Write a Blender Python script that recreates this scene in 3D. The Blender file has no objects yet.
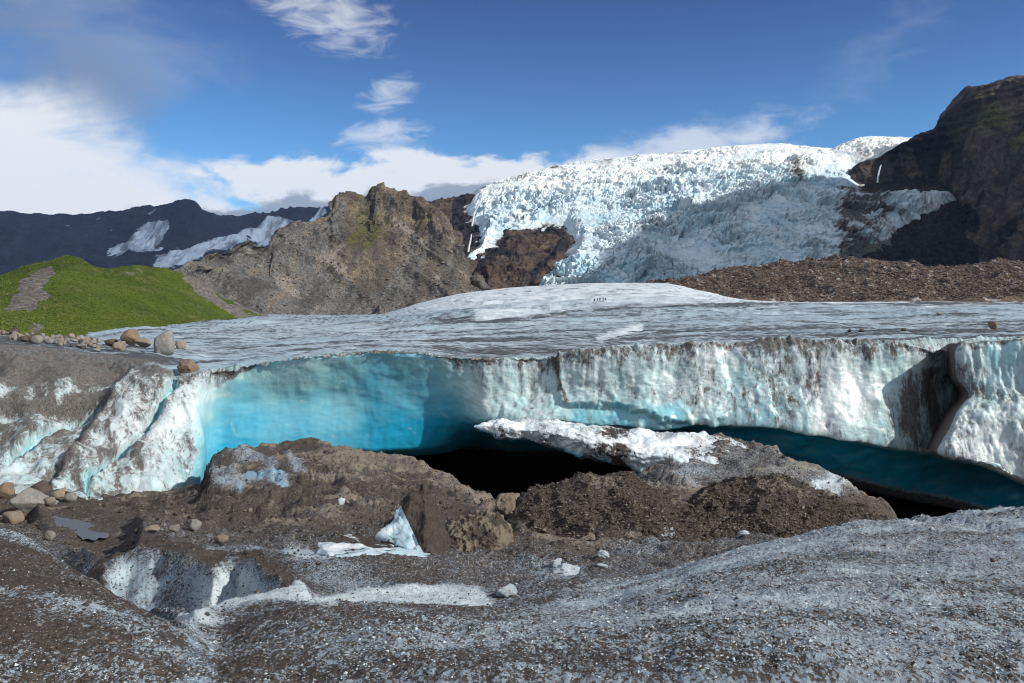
import bpy, bmesh, math, random
import numpy as np
from mathutils import Vector, noise as mnoise

random.seed(7)
RNG = np.random.default_rng(11)
SC = bpy.context.scene
COL = SC.collection
F, CX, HZ, CAMZ = 797.0, 512.0, 297.0, 1.7      # focal length in pixels, centre column, horizon row, eye height

# ------------------------------------------------------------------ numeric helpers
PERM = RNG.permutation(256)
PERM = np.concatenate([PERM, PERM, PERM]).astype(np.int32)
GR = RNG.normal(size=(256, 3)).astype(np.float32)
GR /= np.linalg.norm(GR, axis=1)[:, None]

def perlin(p):
    p = np.asarray(p, np.float32)
    sh = p.shape[:-1]
    p = p.reshape(-1, 3)
    i = np.floor(p).astype(np.int32)
    f = p - i
    i &= 255
    w = f * f * f * (f * (f * 6 - 15) + 10)
    out = 0
    for dx in (0, 1):
        wx = w[:, 0] if dx else 1 - w[:, 0]
        hx = PERM[(i[:, 0] + dx) & 255]
        for dy in (0, 1):
            wy = w[:, 1] if dy else 1 - w[:, 1]
            hy = PERM[hx + ((i[:, 1] + dy) & 255)]
            for dz in (0, 1):
                wz = w[:, 2] if dz else 1 - w[:, 2]
                g = GR[PERM[hy + ((i[:, 2] + dz) & 255)]]
                out = out + wx * wy * wz * (g[:, 0] * (f[:, 0] - dx) + g[:, 1] * (f[:, 1] - dy) + g[:, 2] * (f[:, 2] - dz))
    return (out * 1.6).reshape(sh)

def fbm(p, scale=1.0, octs=5, gain=0.5, lac=2.03, off=0.0):
    p = np.asarray(p, np.float32) * np.asarray(scale, np.float32) + np.float32(off)
    a, s, o = 1.0, 0.0, 0
    for k in range(octs):
        s = s + a * perlin(p + 17.3 * k)
        o += a
        p = p * lac
        a *= gain
    return s / o * 1.4

def ridged(p, scale=1.0, octs=5, gain=0.5, lac=2.05, off=0.0):
    p = np.asarray(p, np.float32) * np.asarray(scale, np.float32) + np.float32(off)
    a, s, o, prev = 1.0, 0.0, 0, 1.0
    for k in range(octs):
        v = 1 - np.abs(perlin(p + 31.7 * k)) * 1.7
        v = np.clip(v, 0, 1) ** 2
        s = s + a * v * prev
        prev = np.clip(v * 1.3, 0.2, 1)
        o += a
        p = p * lac
        a *= gain
    return s / o

def worley2(x, y, seed=0):
    """nearest-cell distance, second distance, and a random value of the nearest cell"""
    x = np.asarray(x, np.float32); y = np.asarray(y, np.float32)
    ix = np.floor(x).astype(np.int32); iy = np.floor(y).astype(np.int32)
    d1 = np.full(x.shape, 9.0, np.float32); d2 = d1.copy(); rv = np.zeros(x.shape, np.float32)
    T = np.random.default_rng(seed + 5).random((256, 3)).astype(np.float32)
    for dx in (-1, 0, 1):
        for dy in (-1, 0, 1):
            cx, cy = ix + dx, iy + dy
            h = PERM[(PERM[cx & 255] + cy) & 255]
            px = cx + T[h, 0]; py = cy + T[h, 1]
            d = np.sqrt((x - px) ** 2 + (y - py) ** 2)
            near = d < d1
            d2 = np.where(near, d1, np.minimum(d2, d))
            rv = np.where(near, T[h, 2], rv)
            d1 = np.where(near, d, d1)
    return d1, d2, rv

def sst(a, b, x):
    t = np.clip((x - a) / (b - a), 0, 1)
    return t * t * (3 - 2 * t)

def pchip(xk, yk, x):
    xk = np.asarray(xk, float); yk = np.asarray(yk, float)
    K = len(xk)
    sh = yk.shape[1:]
    yk = yk.reshape(K, -1)
    h = np.diff(xk)[:, None]
    d = np.diff(yk, axis=0) / h
    m = np.zeros_like(yk)
    m[0], m[-1] = d[0], d[-1]
    if K > 2:
        a, b = d[:-1], d[1:]
        w1 = 2 * h[1:] + h[:-1]; w2 = h[1:] + 2 * h[:-1]
        with np.errstate(all='ignore'):
            hm = (w1 + w2) / (w1 / a + w2 / b)
        m[1:-1] = np.where(a * b > 0, hm, 0)
    x = np.asarray(x, float)
    i = np.clip(np.searchsorted(xk, x, side='right') - 1, 0, K - 2)
    hh = (xk[i + 1] - xk[i])[:, None]
    t = ((x - xk[i])[:, None]) / hh
    y = (yk[i] * (2 * t**3 - 3 * t**2 + 1) + m[i] * hh * (t**3 - 2 * t**2 + t)
         + yk[i + 1] * (-2 * t**3 + 3 * t**2) + m[i + 1] * hh * (t**3 - t**2))
    return y.reshape((len(x),) + sh)

def PT(px, row, Y):
    """the place that lies Y metres out along the view at this column and row"""
    return np.array([(px - CX) / F * Y, Y, CAMZ - (row - HZ) / F * Y])

def usamp(lo, hi, step, lo_in=-30, hi_in=1054, grow=1.06):
    a = list(np.arange(max(lo, lo_in), min(hi, hi_in) + 1e-6, step))
    s, x = step, a[-1]
    while x < hi:
        s *= grow; x += s; a.append(min(x, hi))
    s, x = step, a[0]
    pre = []
    while x > lo:
        s *= grow; x -= s; pre.append(max(x, lo))
    return np.array(pre[::-1] + a)

class Sheet:
    pass

def sheet(us, ctrl, nseg):
    """ctrl: [(u, [(row, Y) or (px, row, Y), ...]), ...]; a smooth surface through those points"""
    uk = [c[0] for c in ctrl]
    A = []
    for u, pts in ctrl:
        r = []
        for q in pts:
            px, row, Y = (u, q[0], q[1]) if len(q) == 2 else q
            r.append((px, (row - HZ) / F * Y, math.log(Y)))
        A.append(r)
    A = np.array(A)                                     # Ku, Ks, 3
    B = pchip(uk, A, us)                                # Nu, Ks, 3
    B = np.swapaxes(B, 0, 1)                            # Ks, Nu, 3
    s = [0.0]
    for k, n in enumerate(nseg):
        s += [k + (j + 1) / n for j in range(n)]
    s = np.array(s)
    G = pchip(np.arange(A.shape[1]), B, s)              # Ns, Nu, 3
    S = Sheet()
    Y = np.exp(G[..., 2])
    S.px = G[..., 0]
    S.row = HZ + G[..., 1] * F / Y
    S.P = np.stack([(S.px - CX) / F * Y, Y, CAMZ - G[..., 1]], -1)
    S.s = np.repeat(s[:, None], len(us), 1)
    S.u = np.repeat(np.asarray(us)[None], len(s), 0)
    S.normals()
    return S

def _normals(S):
    dP_s = np.gradient(S.P, axis=0); dP_u = np.gradient(S.P, axis=1)
    n = np.cross(dP_u, dP_s)
    n /= np.maximum(np.linalg.norm(n, axis=-1, keepdims=True), 1e-9)
    v = np.array([0, 0, CAMZ]) - S.P
    S.flip = False
    if np.median((n * v).sum(-1)) < 0:
        n = -n; S.flip = True
    S.N = n
Sheet.normals = _normals

def _project(S):
    Y = np.maximum(S.P[..., 1], 0.1)
    S.px = CX + S.P[..., 0] / Y * F
    S.row = HZ - (S.P[..., 2] - CAMZ) / Y * F
Sheet.project = _project

def locate(S, px, row):
    """first point of the sheet met along the view through (px,row)"""
    P = S.P
    near_first = P[0, 0, 1] < P[-1, 0, 1]
    c = CX + P[..., 0] / P[..., 1] * F
    mid = c[c.shape[0] // 2]
    j = int(np.argmin(np.abs(mid - px)))
    col = P[:, j] if near_first else P[::-1, j]
    rr = HZ - (col[:, 2] - CAMZ) / col[:, 1] * F
    for k in range(1, len(rr)):
        if (rr[k - 1] - row) * (rr[k] - row) <= 0 and rr[k - 1] >= rr[k]:
            t = (rr[k - 1] - row) / max(rr[k - 1] - rr[k], 1e-6)
            q = col[k - 1] * (1 - t) + col[k] * t
            return Vector(((px - CX) / F * q[1], q[1], q[2]))
    k = int(np.argmin(np.abs(rr - row)))
    return Vector(col[k])

def polyline_dist(px, row, pts):
    """distance in px to a polyline and the position 0..1 along it"""
    d = np.full(px.shape, 1e9); t_out = np.zeros(px.shape)
    n = len(pts) - 1
    for k in range(n):
        (x0, y0), (x1, y1) = pts[k][:2], pts[k + 1][:2]
        vx, vy = x1 - x0, y1 - y0
        t = np.clip(((px - x0) * vx + (row - y0) * vy) / (vx * vx + vy * vy + 1e-9), 0, 1)
        dd = np.hypot(px - x0 - t * vx, row - y0 - t * vy)
        near = dd < d
        t_out = np.where(near, (k + t) / n, t_out)
        d = np.where(near, dd, d)
    return d, t_out

def poly_sd(px, row, pts):
    """signed distance to a polygon, positive inside"""
    d, _ = polyline_dist(px, row, list(pts) + [pts[0]])
    ins = np.zeros(px.shape, bool)
    n = len(pts)
    for k in range(n):
        x0, y0 = pts[k]; x1, y1 = pts[(k + 1) % n]
        if y0 == y1: continue
        c = ((y0 > row) != (y1 > row)) & (px < (x1 - x0) * (row - y0) / (y1 - y0) + x0)
        ins ^= c
    return np.where(ins, d, -d)

# ------------------------------------------------------------------ object helpers
def tag(o, label=None, cat=None, group=None, kind=None):
    if label: o['label'] = label
    if cat: o['category'] = cat
    if group: o['group'] = group
    if kind: o['kind'] = kind
    return o

def mesh_from(name, V, quads, mat, attrs=None, origin=None, parent=None, smooth=True, tris=None):
    V = np.asarray(V, np.float32)
    if origin is not None: V = V - np.asarray(origin, np.float32)
    me = bpy.data.meshes.new(name)
    q = np.asarray(quads, np.int32)
    k = q.shape[1]
    me.vertices.add(len(V)); me.vertices.foreach_set('co', V.ravel())
    me.loops.add(q.size); me.loops.foreach_set('vertex_index', q.ravel())
    me.polygons.add(len(q))
    me.polygons.foreach_set('loop_start', np.arange(0, q.size, k, dtype=np.int32))
    me.polygons.foreach_set('use_smooth', np.full(len(q), smooth))
    for a, v in (attrs or {}).items():
        at = me.attributes.new(a, 'FLOAT', 'POINT')
        at.data.foreach_set('value', np.asarray(v, np.float32).ravel())
    me.update(calc_edges=True)
    me.materials.append(mat)
    o = bpy.data.objects.new(name, me)
    COL.objects.link(o)
    if origin is not None: o.location = origin
    if parent is not None: o.parent = parent
    return o

def grid_obj(name, S, mat, attrs=None, rows=None, mask=None, origin=None, wrap=False):
    ns, nu = S.P.shape[:2]
    r0, r1 = rows or (0, ns)
    P = S.P[r0:r1]
    n = r1 - r0
    idx = np.arange(n * nu).reshape(n, nu)
    a, b, c, d = idx[:-1, :-1], idx[:-1, 1:], idx[1:, 1:], idx[1:, :-1]
    q = np.stack([a, b, c, d], -1).reshape(-1, 4)
    if S.flip: q = q[:, ::-1]
    keep_attr = {k: v[r0:r1].ravel() for k, v in (attrs or {}).items()}
    V = P.reshape(-1, 3)
    if mask is not None:
        m = mask[r0:r1].ravel()
        q = q[m[q].any(1)]
        used = np.zeros(len(V), bool); used[q] = True
        rem = np.cumsum(used) - 1
        q = rem[q]; V = V[used]
        keep_attr = {k: v[used] for k, v in keep_attr.items()}
    return mesh_from(name, V, q, mat, keep_attr, origin)

# ------------------------------------------------------------------ node helpers
class NT:
    def __init__(s, tree): s.t = tree
    def n(s, typ, props=None, **ins):
        nd = s.t.nodes.new(typ)
        for k, v in (props or {}).items(): setattr(nd, k, v)
        for k, v in ins.items():
            sock = nd.inputs[int(k[1:])] if k[0] == 'i' and k[1:].isdigit() else nd.inputs[k.replace('_', ' ')]
            s.put(sock, v)
        return nd
    def put(s, sock, v):
        if isinstance(v, bpy.types.NodeSocket): s.t.links.new(v, sock)
        else:
            if sock.type == 'RGBA' and len(v) == 3: v = (*v, 1)
            sock.default_value = v
    def m(s, op, a, b=0.0, c=0.0, clamp=False):
        nd = s.t.nodes.new('ShaderNodeMath'); nd.operation = op; nd.use_clamp = clamp
        for k, v in enumerate((a, b, c)): s.put(nd.inputs[k], v)
        return nd.outputs[0]
    def mix(s, f, a, b, blend='MIX'):
        nd = s.t.nodes.new('ShaderNodeMix'); nd.data_type = 'RGBA'; nd.blend_type = blend; nd.clamp_factor = True
        s.put(nd.inputs[0], f); s.put(nd.inputs[6], a); s.put(nd.inputs[7], b)
        return nd.outputs[2]
    def sst(s, x, a, b, lo=0.0, hi=1.0):
        nd = s.t.nodes.new('ShaderNodeMapRange'); nd.interpolation_type = 'SMOOTHSTEP'
        for k, v in enumerate((x, a, b, lo, hi)): s.put(nd.inputs[k], v)
        return nd.outputs[0]
    def noise(s, vec, scale, detail=4, rough=0.55, dist=0.0):
        nd = s.n('ShaderNodeTexNoise', None, Vector=vec, Scale=scale, Detail=detail, Roughness=rough, Distortion=dist)
        return nd.outputs['Fac']
    def vor(s, vec, scale, feature='F1', out='Distance', rnd=1.0):
        nd = s.n('ShaderNodeTexVoronoi', {'feature': feature}, Vector=vec, Scale=scale, Randomness=rnd)
        return nd.outputs[out]
    def attr(s, name):
        return s.n('ShaderNodeAttribute', {'attribute_name': name}).outputs['Fac']
    def mapping(s, vec, scale=(1, 1, 1), rot=(0, 0, 0), loc=(0, 0, 0)):
        nd = s.n('ShaderNodeMapping', None, Vector=vec)
        nd.inputs['Scale'].default_value = scale; nd.inputs['Rotation'].default_value = rot; nd.inputs['Location'].default_value = loc
        return nd.outputs[0]

def new_mat(name):
    m = bpy.data.materials.new(name); m.use_nodes = True
    t = m.node_tree; t.nodes.clear()
    nt = NT(t)
    out = t.nodes.new('ShaderNodeOutputMaterial')
    b = t.nodes.new('ShaderNodeBsdfPrincipled')
    t.links.new(b.outputs[0], out.inputs[0])
    co = t.nodes.new('ShaderNodeTexCoord').outputs['Object']
    return m, nt, b, co

def ice_mat(name, fine, coarse, white=(.80, .83, .84), blue=(.25, .55, .68), deep=(.01, .25, .42), dirt=(.045, .036, .030), dirt2=(.085, .068, .054),
            k_f=1.0, k_c=.6, soft=.18, stretch=(1, 1, 1), bump=.02, rough=.45, spec=.4, grey=(.36, .40, .43), sss=0.0, blue_noise=.5, grain=0, k_g=0.0, tan=None):
    """ice whose attributes say how dirty (dirt) and how blue (blue; above 1 turns deep) it is"""
    m, nt, b, co = new_mat(name)
    v = nt.mapping(co, stretch)
    nf = nt.noise(v, fine, 6, .72)
    nf2 = nt.noise(v, fine * 3.1, 3, .6)
    nc = nt.noise(v, coarse, 5, .6)
    dA, bA = nt.attr('dirt'), nt.attr('blue')
    d = nt.m('ADD', dA, nt.m('MULTIPLY', nt.m('SUBTRACT', nf, .5), k_f))
    d = nt.m('ADD', d, nt.m('MULTIPLY', nt.m('SUBTRACT', nc, .5), k_c))
    if grain:
        g1 = nt.n('ShaderNodeSeparateColor', None, Color=nt.vor(v, grain, out='Color')).outputs[0]
        g2 = nt.n('ShaderNodeSeparateColor', None, Color=nt.vor(v, grain * .38, out='Color')).outputs[0]
        d = nt.m('ADD', d, nt.m('MULTIPLY', nt.m('SUBTRACT', g1, .5), k_g))
        d = nt.m('ADD', d, nt.m('MULTIPLY', nt.m('SUBTRACT', g2, .5), k_g * .6))
    fd = nt.sst(d, .5 - soft, .5 + soft)
    bl = nt.m('ADD', bA, nt.m('MULTIPLY', nt.m('SUBTRACT', nc, .5), blue_noise))
    c1 = nt.mix(nt.m('ADD', bl, 0.0, clamp=True), white, blue)
    c1 = nt.mix(nt.m('SUBTRACT', bl, .9, clamp=True), c1, deep)
    g = nt.sst(nt.m('ADD', nt.m('MULTIPLY', nf2, .6), nt.m('MULTIPLY', nc, .4)), .42, .62)
    c1 = nt.mix(nt.m('MULTIPLY', nt.m('MULTIPLY', nt.m('SUBTRACT', 1.0, g), .75), nt.sst(dA, .03, .35)), c1, grey)
    c2 = nt.mix(nt.sst(nf2, .35, .7), dirt, dirt2)
    if grain:
        c1 = nt.mix(nt.m('MULTIPLY', nt.sst(g1, .1, .5, .6, 0), nt.sst(dA, .04, .25)), c1, grey)
        c2 = nt.mix(nt.sst(g1, .55, 1.0, 0, .7), c2, dirt2)
    if tan:
        tn = nt.noise(co, 1.9, 8, .72, .4)
        c2 = nt.mix(nt.sst(nt.m('ADD', tn, nt.m('MULTIPLY', nt.m('SUBTRACT', nt.attr('tan'), .5), .45)), .5, .64), c2, tan)
    col = nt.mix(fd, c1, c2)
    nt.put(b.inputs['Base Color'], col)
    nt.put(b.inputs['Roughness'], nt.m('MULTIPLY_ADD', fd, .9 - rough, rough))
    nt.put(b.inputs['Specular IOR Level'], nt.m('MULTIPLY_ADD', fd, .15 - spec, spec))
    if sss:
        b.inputs['Subsurface Weight'].default_value = sss
        b.inputs['Subsurface Radius'].default_value = (.25, .75, 1.0)
        b.inputs['Subsurface Scale'].default_value = .45
    hgt = nt.m('ADD', nt.m('MULTIPLY', nf, 1.0), nt.m('MULTIPLY', nf2, .45))
    bp = nt.n('ShaderNodeBump', None, Height=hgt, Strength=nt.sst(bA, .75, 1.3, .8, .12), Distance=bump)
    nt.put(b.inputs['Normal'], bp.outputs[0])
    return m

def rock_mat(name, c_a, c_b, c_c, scale, fine, bump, extra=None, strata=0.0, streak=0.0, rough=.92, spec=.15):
    """rock or scree: three stone colours by noise; extra = [(attribute, colour, colour2, noise amount)] patches"""
    m, nt, b, co = new_mat(name)
    n1 = nt.noise(co, scale, 6, .62)
    n2 = nt.noise(nt.mapping(co, (1, 1, 1.6), loc=(31, 7, 3)), scale * 2.7, 6, .65)
    nf = nt.noise(co, fine, 5, .7)
    col = nt.mix(nt.sst(n1, .38, .62), c_a, c_b)
    col = nt.mix(nt.sst(n2, .50, .68), col, c_c)
    if strata:
        st = nt.noise(nt.mapping(co, (.12, .12, 1)), strata, 4, .6)
        col = nt.mix(nt.sst(st, .52, .6, 0, .55), col, tuple(x * .45 for x in c_a))
    for a, ca, cb, amt in extra or []:
        f = nt.m('ADD', nt.attr(a), nt.m('MULTIPLY', nt.m('SUBTRACT', nf, .5), amt))
        f = nt.m('ADD', f, nt.m('MULTIPLY', nt.m('SUBTRACT', n2, .5), amt))
        col = nt.mix(nt.sst(f, .35, .65), col, nt.mix(nt.sst(nf, .4, .62), ca, cb))
    if streak:
        sk = nt.noise(nt.mapping(co, (1, .16, .22)), streak, 6, .68, .3)
        col = nt.mix(nt.sst(sk, .46, .60, 0, .7), col, tuple(x * .5 for x in c_b)); col = nt.mix(nt.sst(sk, .44, .34, 0, .6), col, c_c)
    shade = nt.sst(nf, .25, .75, .55, 1.35)
    col = nt.mix(1.0, col, nt.n('ShaderNodeCombineColor', None, Red=shade, Green=shade, Blue=shade).outputs[0], 'MULTIPLY')
    nt.put(b.inputs['Base Color'], col)
    b.inputs['Roughness'].default_value = rough
    b.inputs['Specular IOR Level'].default_value = spec
    hgt = nt.m('ADD', nf, nt.m('MULTIPLY', n2, .6))
    bp = nt.n('ShaderNodeBump', None, Height=hgt, Strength=.9, Distance=bump)
    nt.put(b.inputs['Normal'], bp.outputs[0])
    return m

# ------------------------------------------------------------------ camera, sun, sky
cam = bpy.data.cameras.new('camera'); camo = bpy.data.objects.new('camera', cam); COL.objects.link(camo)
camo.location = (0, 0, CAMZ); camo.rotation_euler = (math.radians(90), 0, 0)
cam.sensor_width = 36; cam.lens = F / 1024 * 36
cam.shift_y = -(341.5 - HZ) / 1024
cam.clip_start = .1; cam.clip_end = 60000
SC.camera = camo

SUN_EL, SUN_BACK = math.radians(34), math.radians(24)      # the sun stands to the right and a little behind the camera
sdir = Vector((math.cos(SUN_EL) * math.cos(SUN_BACK), -math.cos(SUN_EL) * math.sin(SUN_BACK), math.sin(SUN_EL)))
sl = bpy.data.lights.new('sun', 'SUN'); sl.energy = 5.0; sl.angle = math.radians(.5); sl.color = (1, .96, .89)
so = bpy.data.objects.new('sun', sl); COL.objects.link(so)
so.rotation_euler = sdir.to_track_quat('Z', 'Y').to_euler()

W = bpy.data.worlds.new('World'); SC.world = W; W.use_nodes = True
wt = W.node_tree; wt.nodes.clear(); w = NT(wt)
sky = w.n('ShaderNodeTexSky', {'sky_type': 'NISHITA', 'sun_disc': False, 'sun_elevation': SUN_EL,
          'sun_rotation': math.radians(90) + SUN_BACK, 'altitude': 600, 'air_density': 1.0, 'dust_density': .15, 'ozone_density': 2.0})
dirv = w.n('ShaderNodeTexCoord').outputs['Generated']
sx = w.n('ShaderNodeSeparateXYZ', None, Vector=dirv)
az = w.m('MULTIPLY', w.m('ARCTAN2', sx.outputs[0], sx.outputs[1]), 57.2958)     # degrees right of straight ahead
el = w.m('MULTIPLY', w.m('ARCSINE', sx.outputs[2]), 57.2958)                    # degrees above the horizon
def azel(px, row):
    x, z = (px - CX) / F, (HZ - row) / F
    return math.degrees(math.atan(x)), math.degrees(math.atan(z / math.hypot(1, x)))
cv = w.n('ShaderNodeCombineXYZ', None, X=az, Y=el, Z=0.0).outputs[0]
cn_soft = w.noise(w.mapping(cv, (.10, .22, 1), loc=(3, 5, 0)), 1.0, 8, .58, .4)
cn_puff = w.noise(w.mapping(cv, (.22, .42, 1), loc=(9, 2, 0)), 1.0, 9, .60, .2)
cn_wisp = w.noise(w.mapping(cv, (.28, .75, 1), rot=(0, 0, math.radians(-24)), loc=(1, 8, 0)), 1.0, 9, .60, .9)
def blob(px, row, rx, ry, ang=0, inner=.15):
    a0, e0 = azel(px, row)
    kx = 57.3 / F
    c, s = math.cos(math.radians(ang)), math.sin(math.radians(ang))
    u = w.m('SUBTRACT', az, a0); v = w.m('SUBTRACT', el, e0)
    p = w.m('MULTIPLY', w.m('ADD', w.m('MULTIPLY', u, c), w.m('MULTIPLY', v, s)), 1 / (rx * kx))
    q = w.m('MULTIPLY', w.m('SUBTRACT', w.m('MULTIPLY', v, c), w.m('MULTIPLY', u, s)), 1 / (ry * kx))
    r = w.m('SQRT', w.m('ADD', w.m('MULTIPLY', p, p), w.m('MULTIPLY', q, q)))
    return w.sst(r, inner, 1.0, 1.0, 0.0)
def cloud(mask, nz, lo, hi, amt):
    f = w.m('ADD', w.m('MULTIPLY', mask, 1.0), w.m('MULTIPLY', w.m('SUBTRACT', nz, .5), 2.6))
    return w.m('MULTIPLY', w.m('MULTIPLY', w.sst(f, lo, hi), amt), w.sst(mask, .0, .35))
col = w.n('ShaderNodeHueSaturation', None, Color=sky.outputs[0], Saturation=1.0, Value=1.0).outputs[0]
col = w.mix(1.0, col, w.mix(w.sst(el, 4.0, 24.0), (.56, 1.02, 1.36), (.34, .44, .74)), 'MULTIPLY')
WHITE = (8.3, 8.6, 8.9); GREYC = (2.4, 3.0, 3.9); MID = (4.0, 4.6, 5.4); DARKC = (1.7, 2.1, 2.9)
layers = [
    (cloud(blob(10, 0, 280, 130, -10), cn_soft, .20, 1.4, .45), MID),
    (cloud(blob(10, 52, 230, 80, -25), cn_soft, .15, 1.3, .45), DARKC),
    (cloud(blob(-60, 190, 420, 150, -17), cn_soft, .05, .85, .97), WHITE),
    (cloud(blob(140, 245, 420, 75, -4), cn_soft, .05, .70, .96), WHITE),
    (cloud(blob(420, 188, 330, 52, 2), cn_puff, .16, .62, .95), WHITE),
    (cloud(blob(640, 165, 260, 44, 10), cn_puff, .30, 1.1, .6), WHITE),
    (cloud(blob(330, 226, 280, 44, 4), cn_puff, .22, .62, .85), GREYC),
    (cloud(blob(440, 206, 170, 32, 5), cn_puff, .18, .6, .85), GREYC),
    (cloud(blob(318, 8, 115, 50, -16), cn_wisp, .25, 1.5, .65), WHITE),
    (cloud(blob(388, 94, 46, 28, 25), cn_wisp, .2, 1.4, .65), WHITE),
    (cloud(blob(378, 134, 76, 22, 8), cn_wisp, .2, 1.35, .65), WHITE),
    (cloud(blob(880, 50, 160, 50, 38), cn_wisp, .30, 1.9, .10), WHITE),
    (cloud(blob(690, 138, 180, 34, 8), cn_wisp, .30, 1.6, .30), WHITE),
]
# broken bright cloud added out of the picture, sides and behind, as fill light
rear_fill = w.m('MULTIPLY', w.sst(w.m('ABSOLUTE', az), 55, 95), w.sst(el, 1, 8))
layers.append((w.m('MULTIPLY', rear_fill, w.sst(cn_soft, .36, .56, 0, .92)), WHITE))
for f, c in layers: col = w.mix(f, col, c)
bg = w.n('ShaderNodeBackground', None, Color=col, Strength=.10)
wo = wt.nodes.new('ShaderNodeOutputWorld'); wt.links.new(bg.outputs[0], wo.inputs[0])

SC.view_settings.view_transform = 'Standard'; SC.view_settings.look = 'None'
SC.view_settings.exposure = .08; SC.view_settings.gamma = 1
SC.cycles.use_denoising = True
SC.cycles.denoising_prefilter = 'ACCURATE'
SC.cycles.pixel_filter_type = 'BLACKMAN_HARRIS'; SC.cycles.filter_width = 1.05
SC.cycles.max_bounces = 6; SC.cycles.diffuse_bounces = 3; SC.cycles.glossy_bounces = 2; SC.cycles.volume_bounces = 0
# ------------------------------------------------------------------ near ground: dirty ice and mud falling away to the foot of the ice front
M_ground = ice_mat('dirty_ice_ground', 62, 1.3, white=(.52, .58, .59), blue=(.24, .33, .38), deep=(.04, .20, .36), dirt=(.032, .026, .022), dirt2=(.088, .071, .059),
                   k_f=1.0, k_c=.60, soft=.26, bump=.010, rough=.45, spec=.35, grey=(.19, .23, .27), stretch=(1, .5, 1), grain=68, k_g=.75, tan=(.16, .132, .102))
GC = [
 (-700, [(1094,1.6),(683,3.4),(600,5),(510,8),(600,13),(540,24),(500,30),(480,35),(470,40),(400,80)]),
 (0,   [(1094,1.6),(683,3.4),(600,5),(527,8.5),(600,14),(548,24),(525,28),(507,31.5),(485,38),(395,80)]),
 (60,  [(1094,1.6),(683,3.4),(615,4.8),(562,7.2),(640,11),(550,23),(532,27),(507,33),(485,38),(395,80)]),
 (110, [(1094,1.6),(683,3.4),(630,4.6),(592,6.4),(630,10),(548,18),(528,26),(506,32.5),(485,38),(395,80)]),
 (160, [(1094,1.6),(683,3.5),(655,4.2),(628,5.4),(632,7.5),(543,17.5),(522,25),(502,32),(485,38),(395,80)]),
 (196, [(1094,1.6),(686,3.4),(668,4.0),(652,4.9),(636,6.8),(550,16.2),(526,24),(494,32),(490,39),(395,80)]),
 (215, [(1094,1.6),(690,3.4),(675,3.9),(665,4.5),(640,6.5),(555,15.5),(522,24),(458,37),(480,42),(400,80)]),
 (260, [(1094,1.6),(686,3.5),(660,4.3),(642,5.3),(618,7.6),(558,14.8),(518,24),(447,38),(475,43),(400,80)]),
 (300, [(1094,1.6),(683,3.6),(650,4.6),(625,6),(603,8.5),(562,14),(518,23.5),(442,38.5),(470,43),(400,80)]),
 (350, [(1094,1.6),(683,3.5),(645,4.7),(615,6.6),(594,9.5),(559,14.5),(520,23),(452,36),(485,44),(415,82)]),
 (400, [(1094,1.6),(683,3.5),(640,4.8),(606,7.5),(586,10.5),(556,15),(515,24),(454,37),(540,46),(430,84)]),
 (450, [(1094,1.6),(683,3.5),(640,4.8),(607,7.8),(586,11),(559,16),(525,23),(478,33),(580,41),(430,84)]),
 (500, [(1094,1.6),(683,3.5),(640,4.9),(608,8),(586,12),(564,17),(535,22),(500,29),(610,36),(430,84)]),
 (600, [(1094,1.6),(683,3.5),(635,4.9),(598,8.5),(583,11.5),(566,16),(545,21),(505,29),(600,37),(430,84)]),
 (650, [(1094,1.6),(683,3.5),(628,4.9),(582,9.2),(578,12.5),(560,17.5),(527,24),(470,34.5),(580,42),(430,84)]),
 (700, [(1094,1.6),(683,3.4),(620,5),(567,10),(574,14),(555,19),(512,27),(436,40),(560,47),(430,84)]),
 (760, [(1094,1.6),(683,3.4),(611,5.2),(550,11.7),(565,15.5),(547,20.5),(508,28),(446,39.5),(550,46),(430,84)]),
 (820, [(1094,1.6),(683,3.4),(602,5.4),(535,13.5),(568,17.5),(545,22.5),(507,29.5),(470,37.5),(545,45),(430,84)]),
 (880, [(1094,1.6),(683,3.4),(595,5.8),(523,16),(590,19),(560,25),(522,31),(503,35),(570,41),(430,84)]),
 (930, [(1094,1.6),(683,3.4),(592,5.9),(520,16.6),(605,19.6),(578,25.6),(560,31),(550,36),(562,42),(430,84)]),
 (1024,[(1094,1.6),(683,3.4),(590,6),(519,17.5),(612,20.5),(588,26),(577,31),(572,36),(560,42),(430,84)]),
 (1700,[(1094,1.6),(683,3.4),(588,6),(515,18),(612,21),(588,26),(577,31),(572,36),(560,42),(430,84)]),
]
g = sheet(usamp(-700, 1700, 1.7), GC, [10, 100, 105, 70, 70, 90, 80, 60, 20])
PXg, RWg = g.px.copy(), g.row.copy()
# the hollow melted into the ice at the left, with a steep far wall
pit = [(100,592),(103,560),(122,551),(160,547),(196,556),(214,566),(232,556),(250,560),(262,572),(282,580),(301,604),(270,617),(225,628),(190,640),(160,622),(130,606)]
wob = fbm(g.P, .9, 4) * 7
sdp = poly_sd(PXg + wob, RWg + wob * .5, pit)
vis = sst(3.6, 5.2, g.s)                      # past the brow of the near lobe
pitm = sst(0, 9, sdp) * vis * (g.s < 5.6)
depth = np.where(RWg < 640, 1.0, 1.0)
g.P[..., 2] -= pitm * (.28 + .040 * np.clip(sdp, 0, 20))
# white rim heaped on the near side of the hollow
rim, rt = polyline_dist(PXg, RWg, [(165,612),(195,632),(225,626),(262,612),(300,602)])
rimm = np.exp(-(rim / 11) ** 2) * (g.s > 3.2) * (g.s < 5)
g.P[..., 2] += rimm * .22
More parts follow.
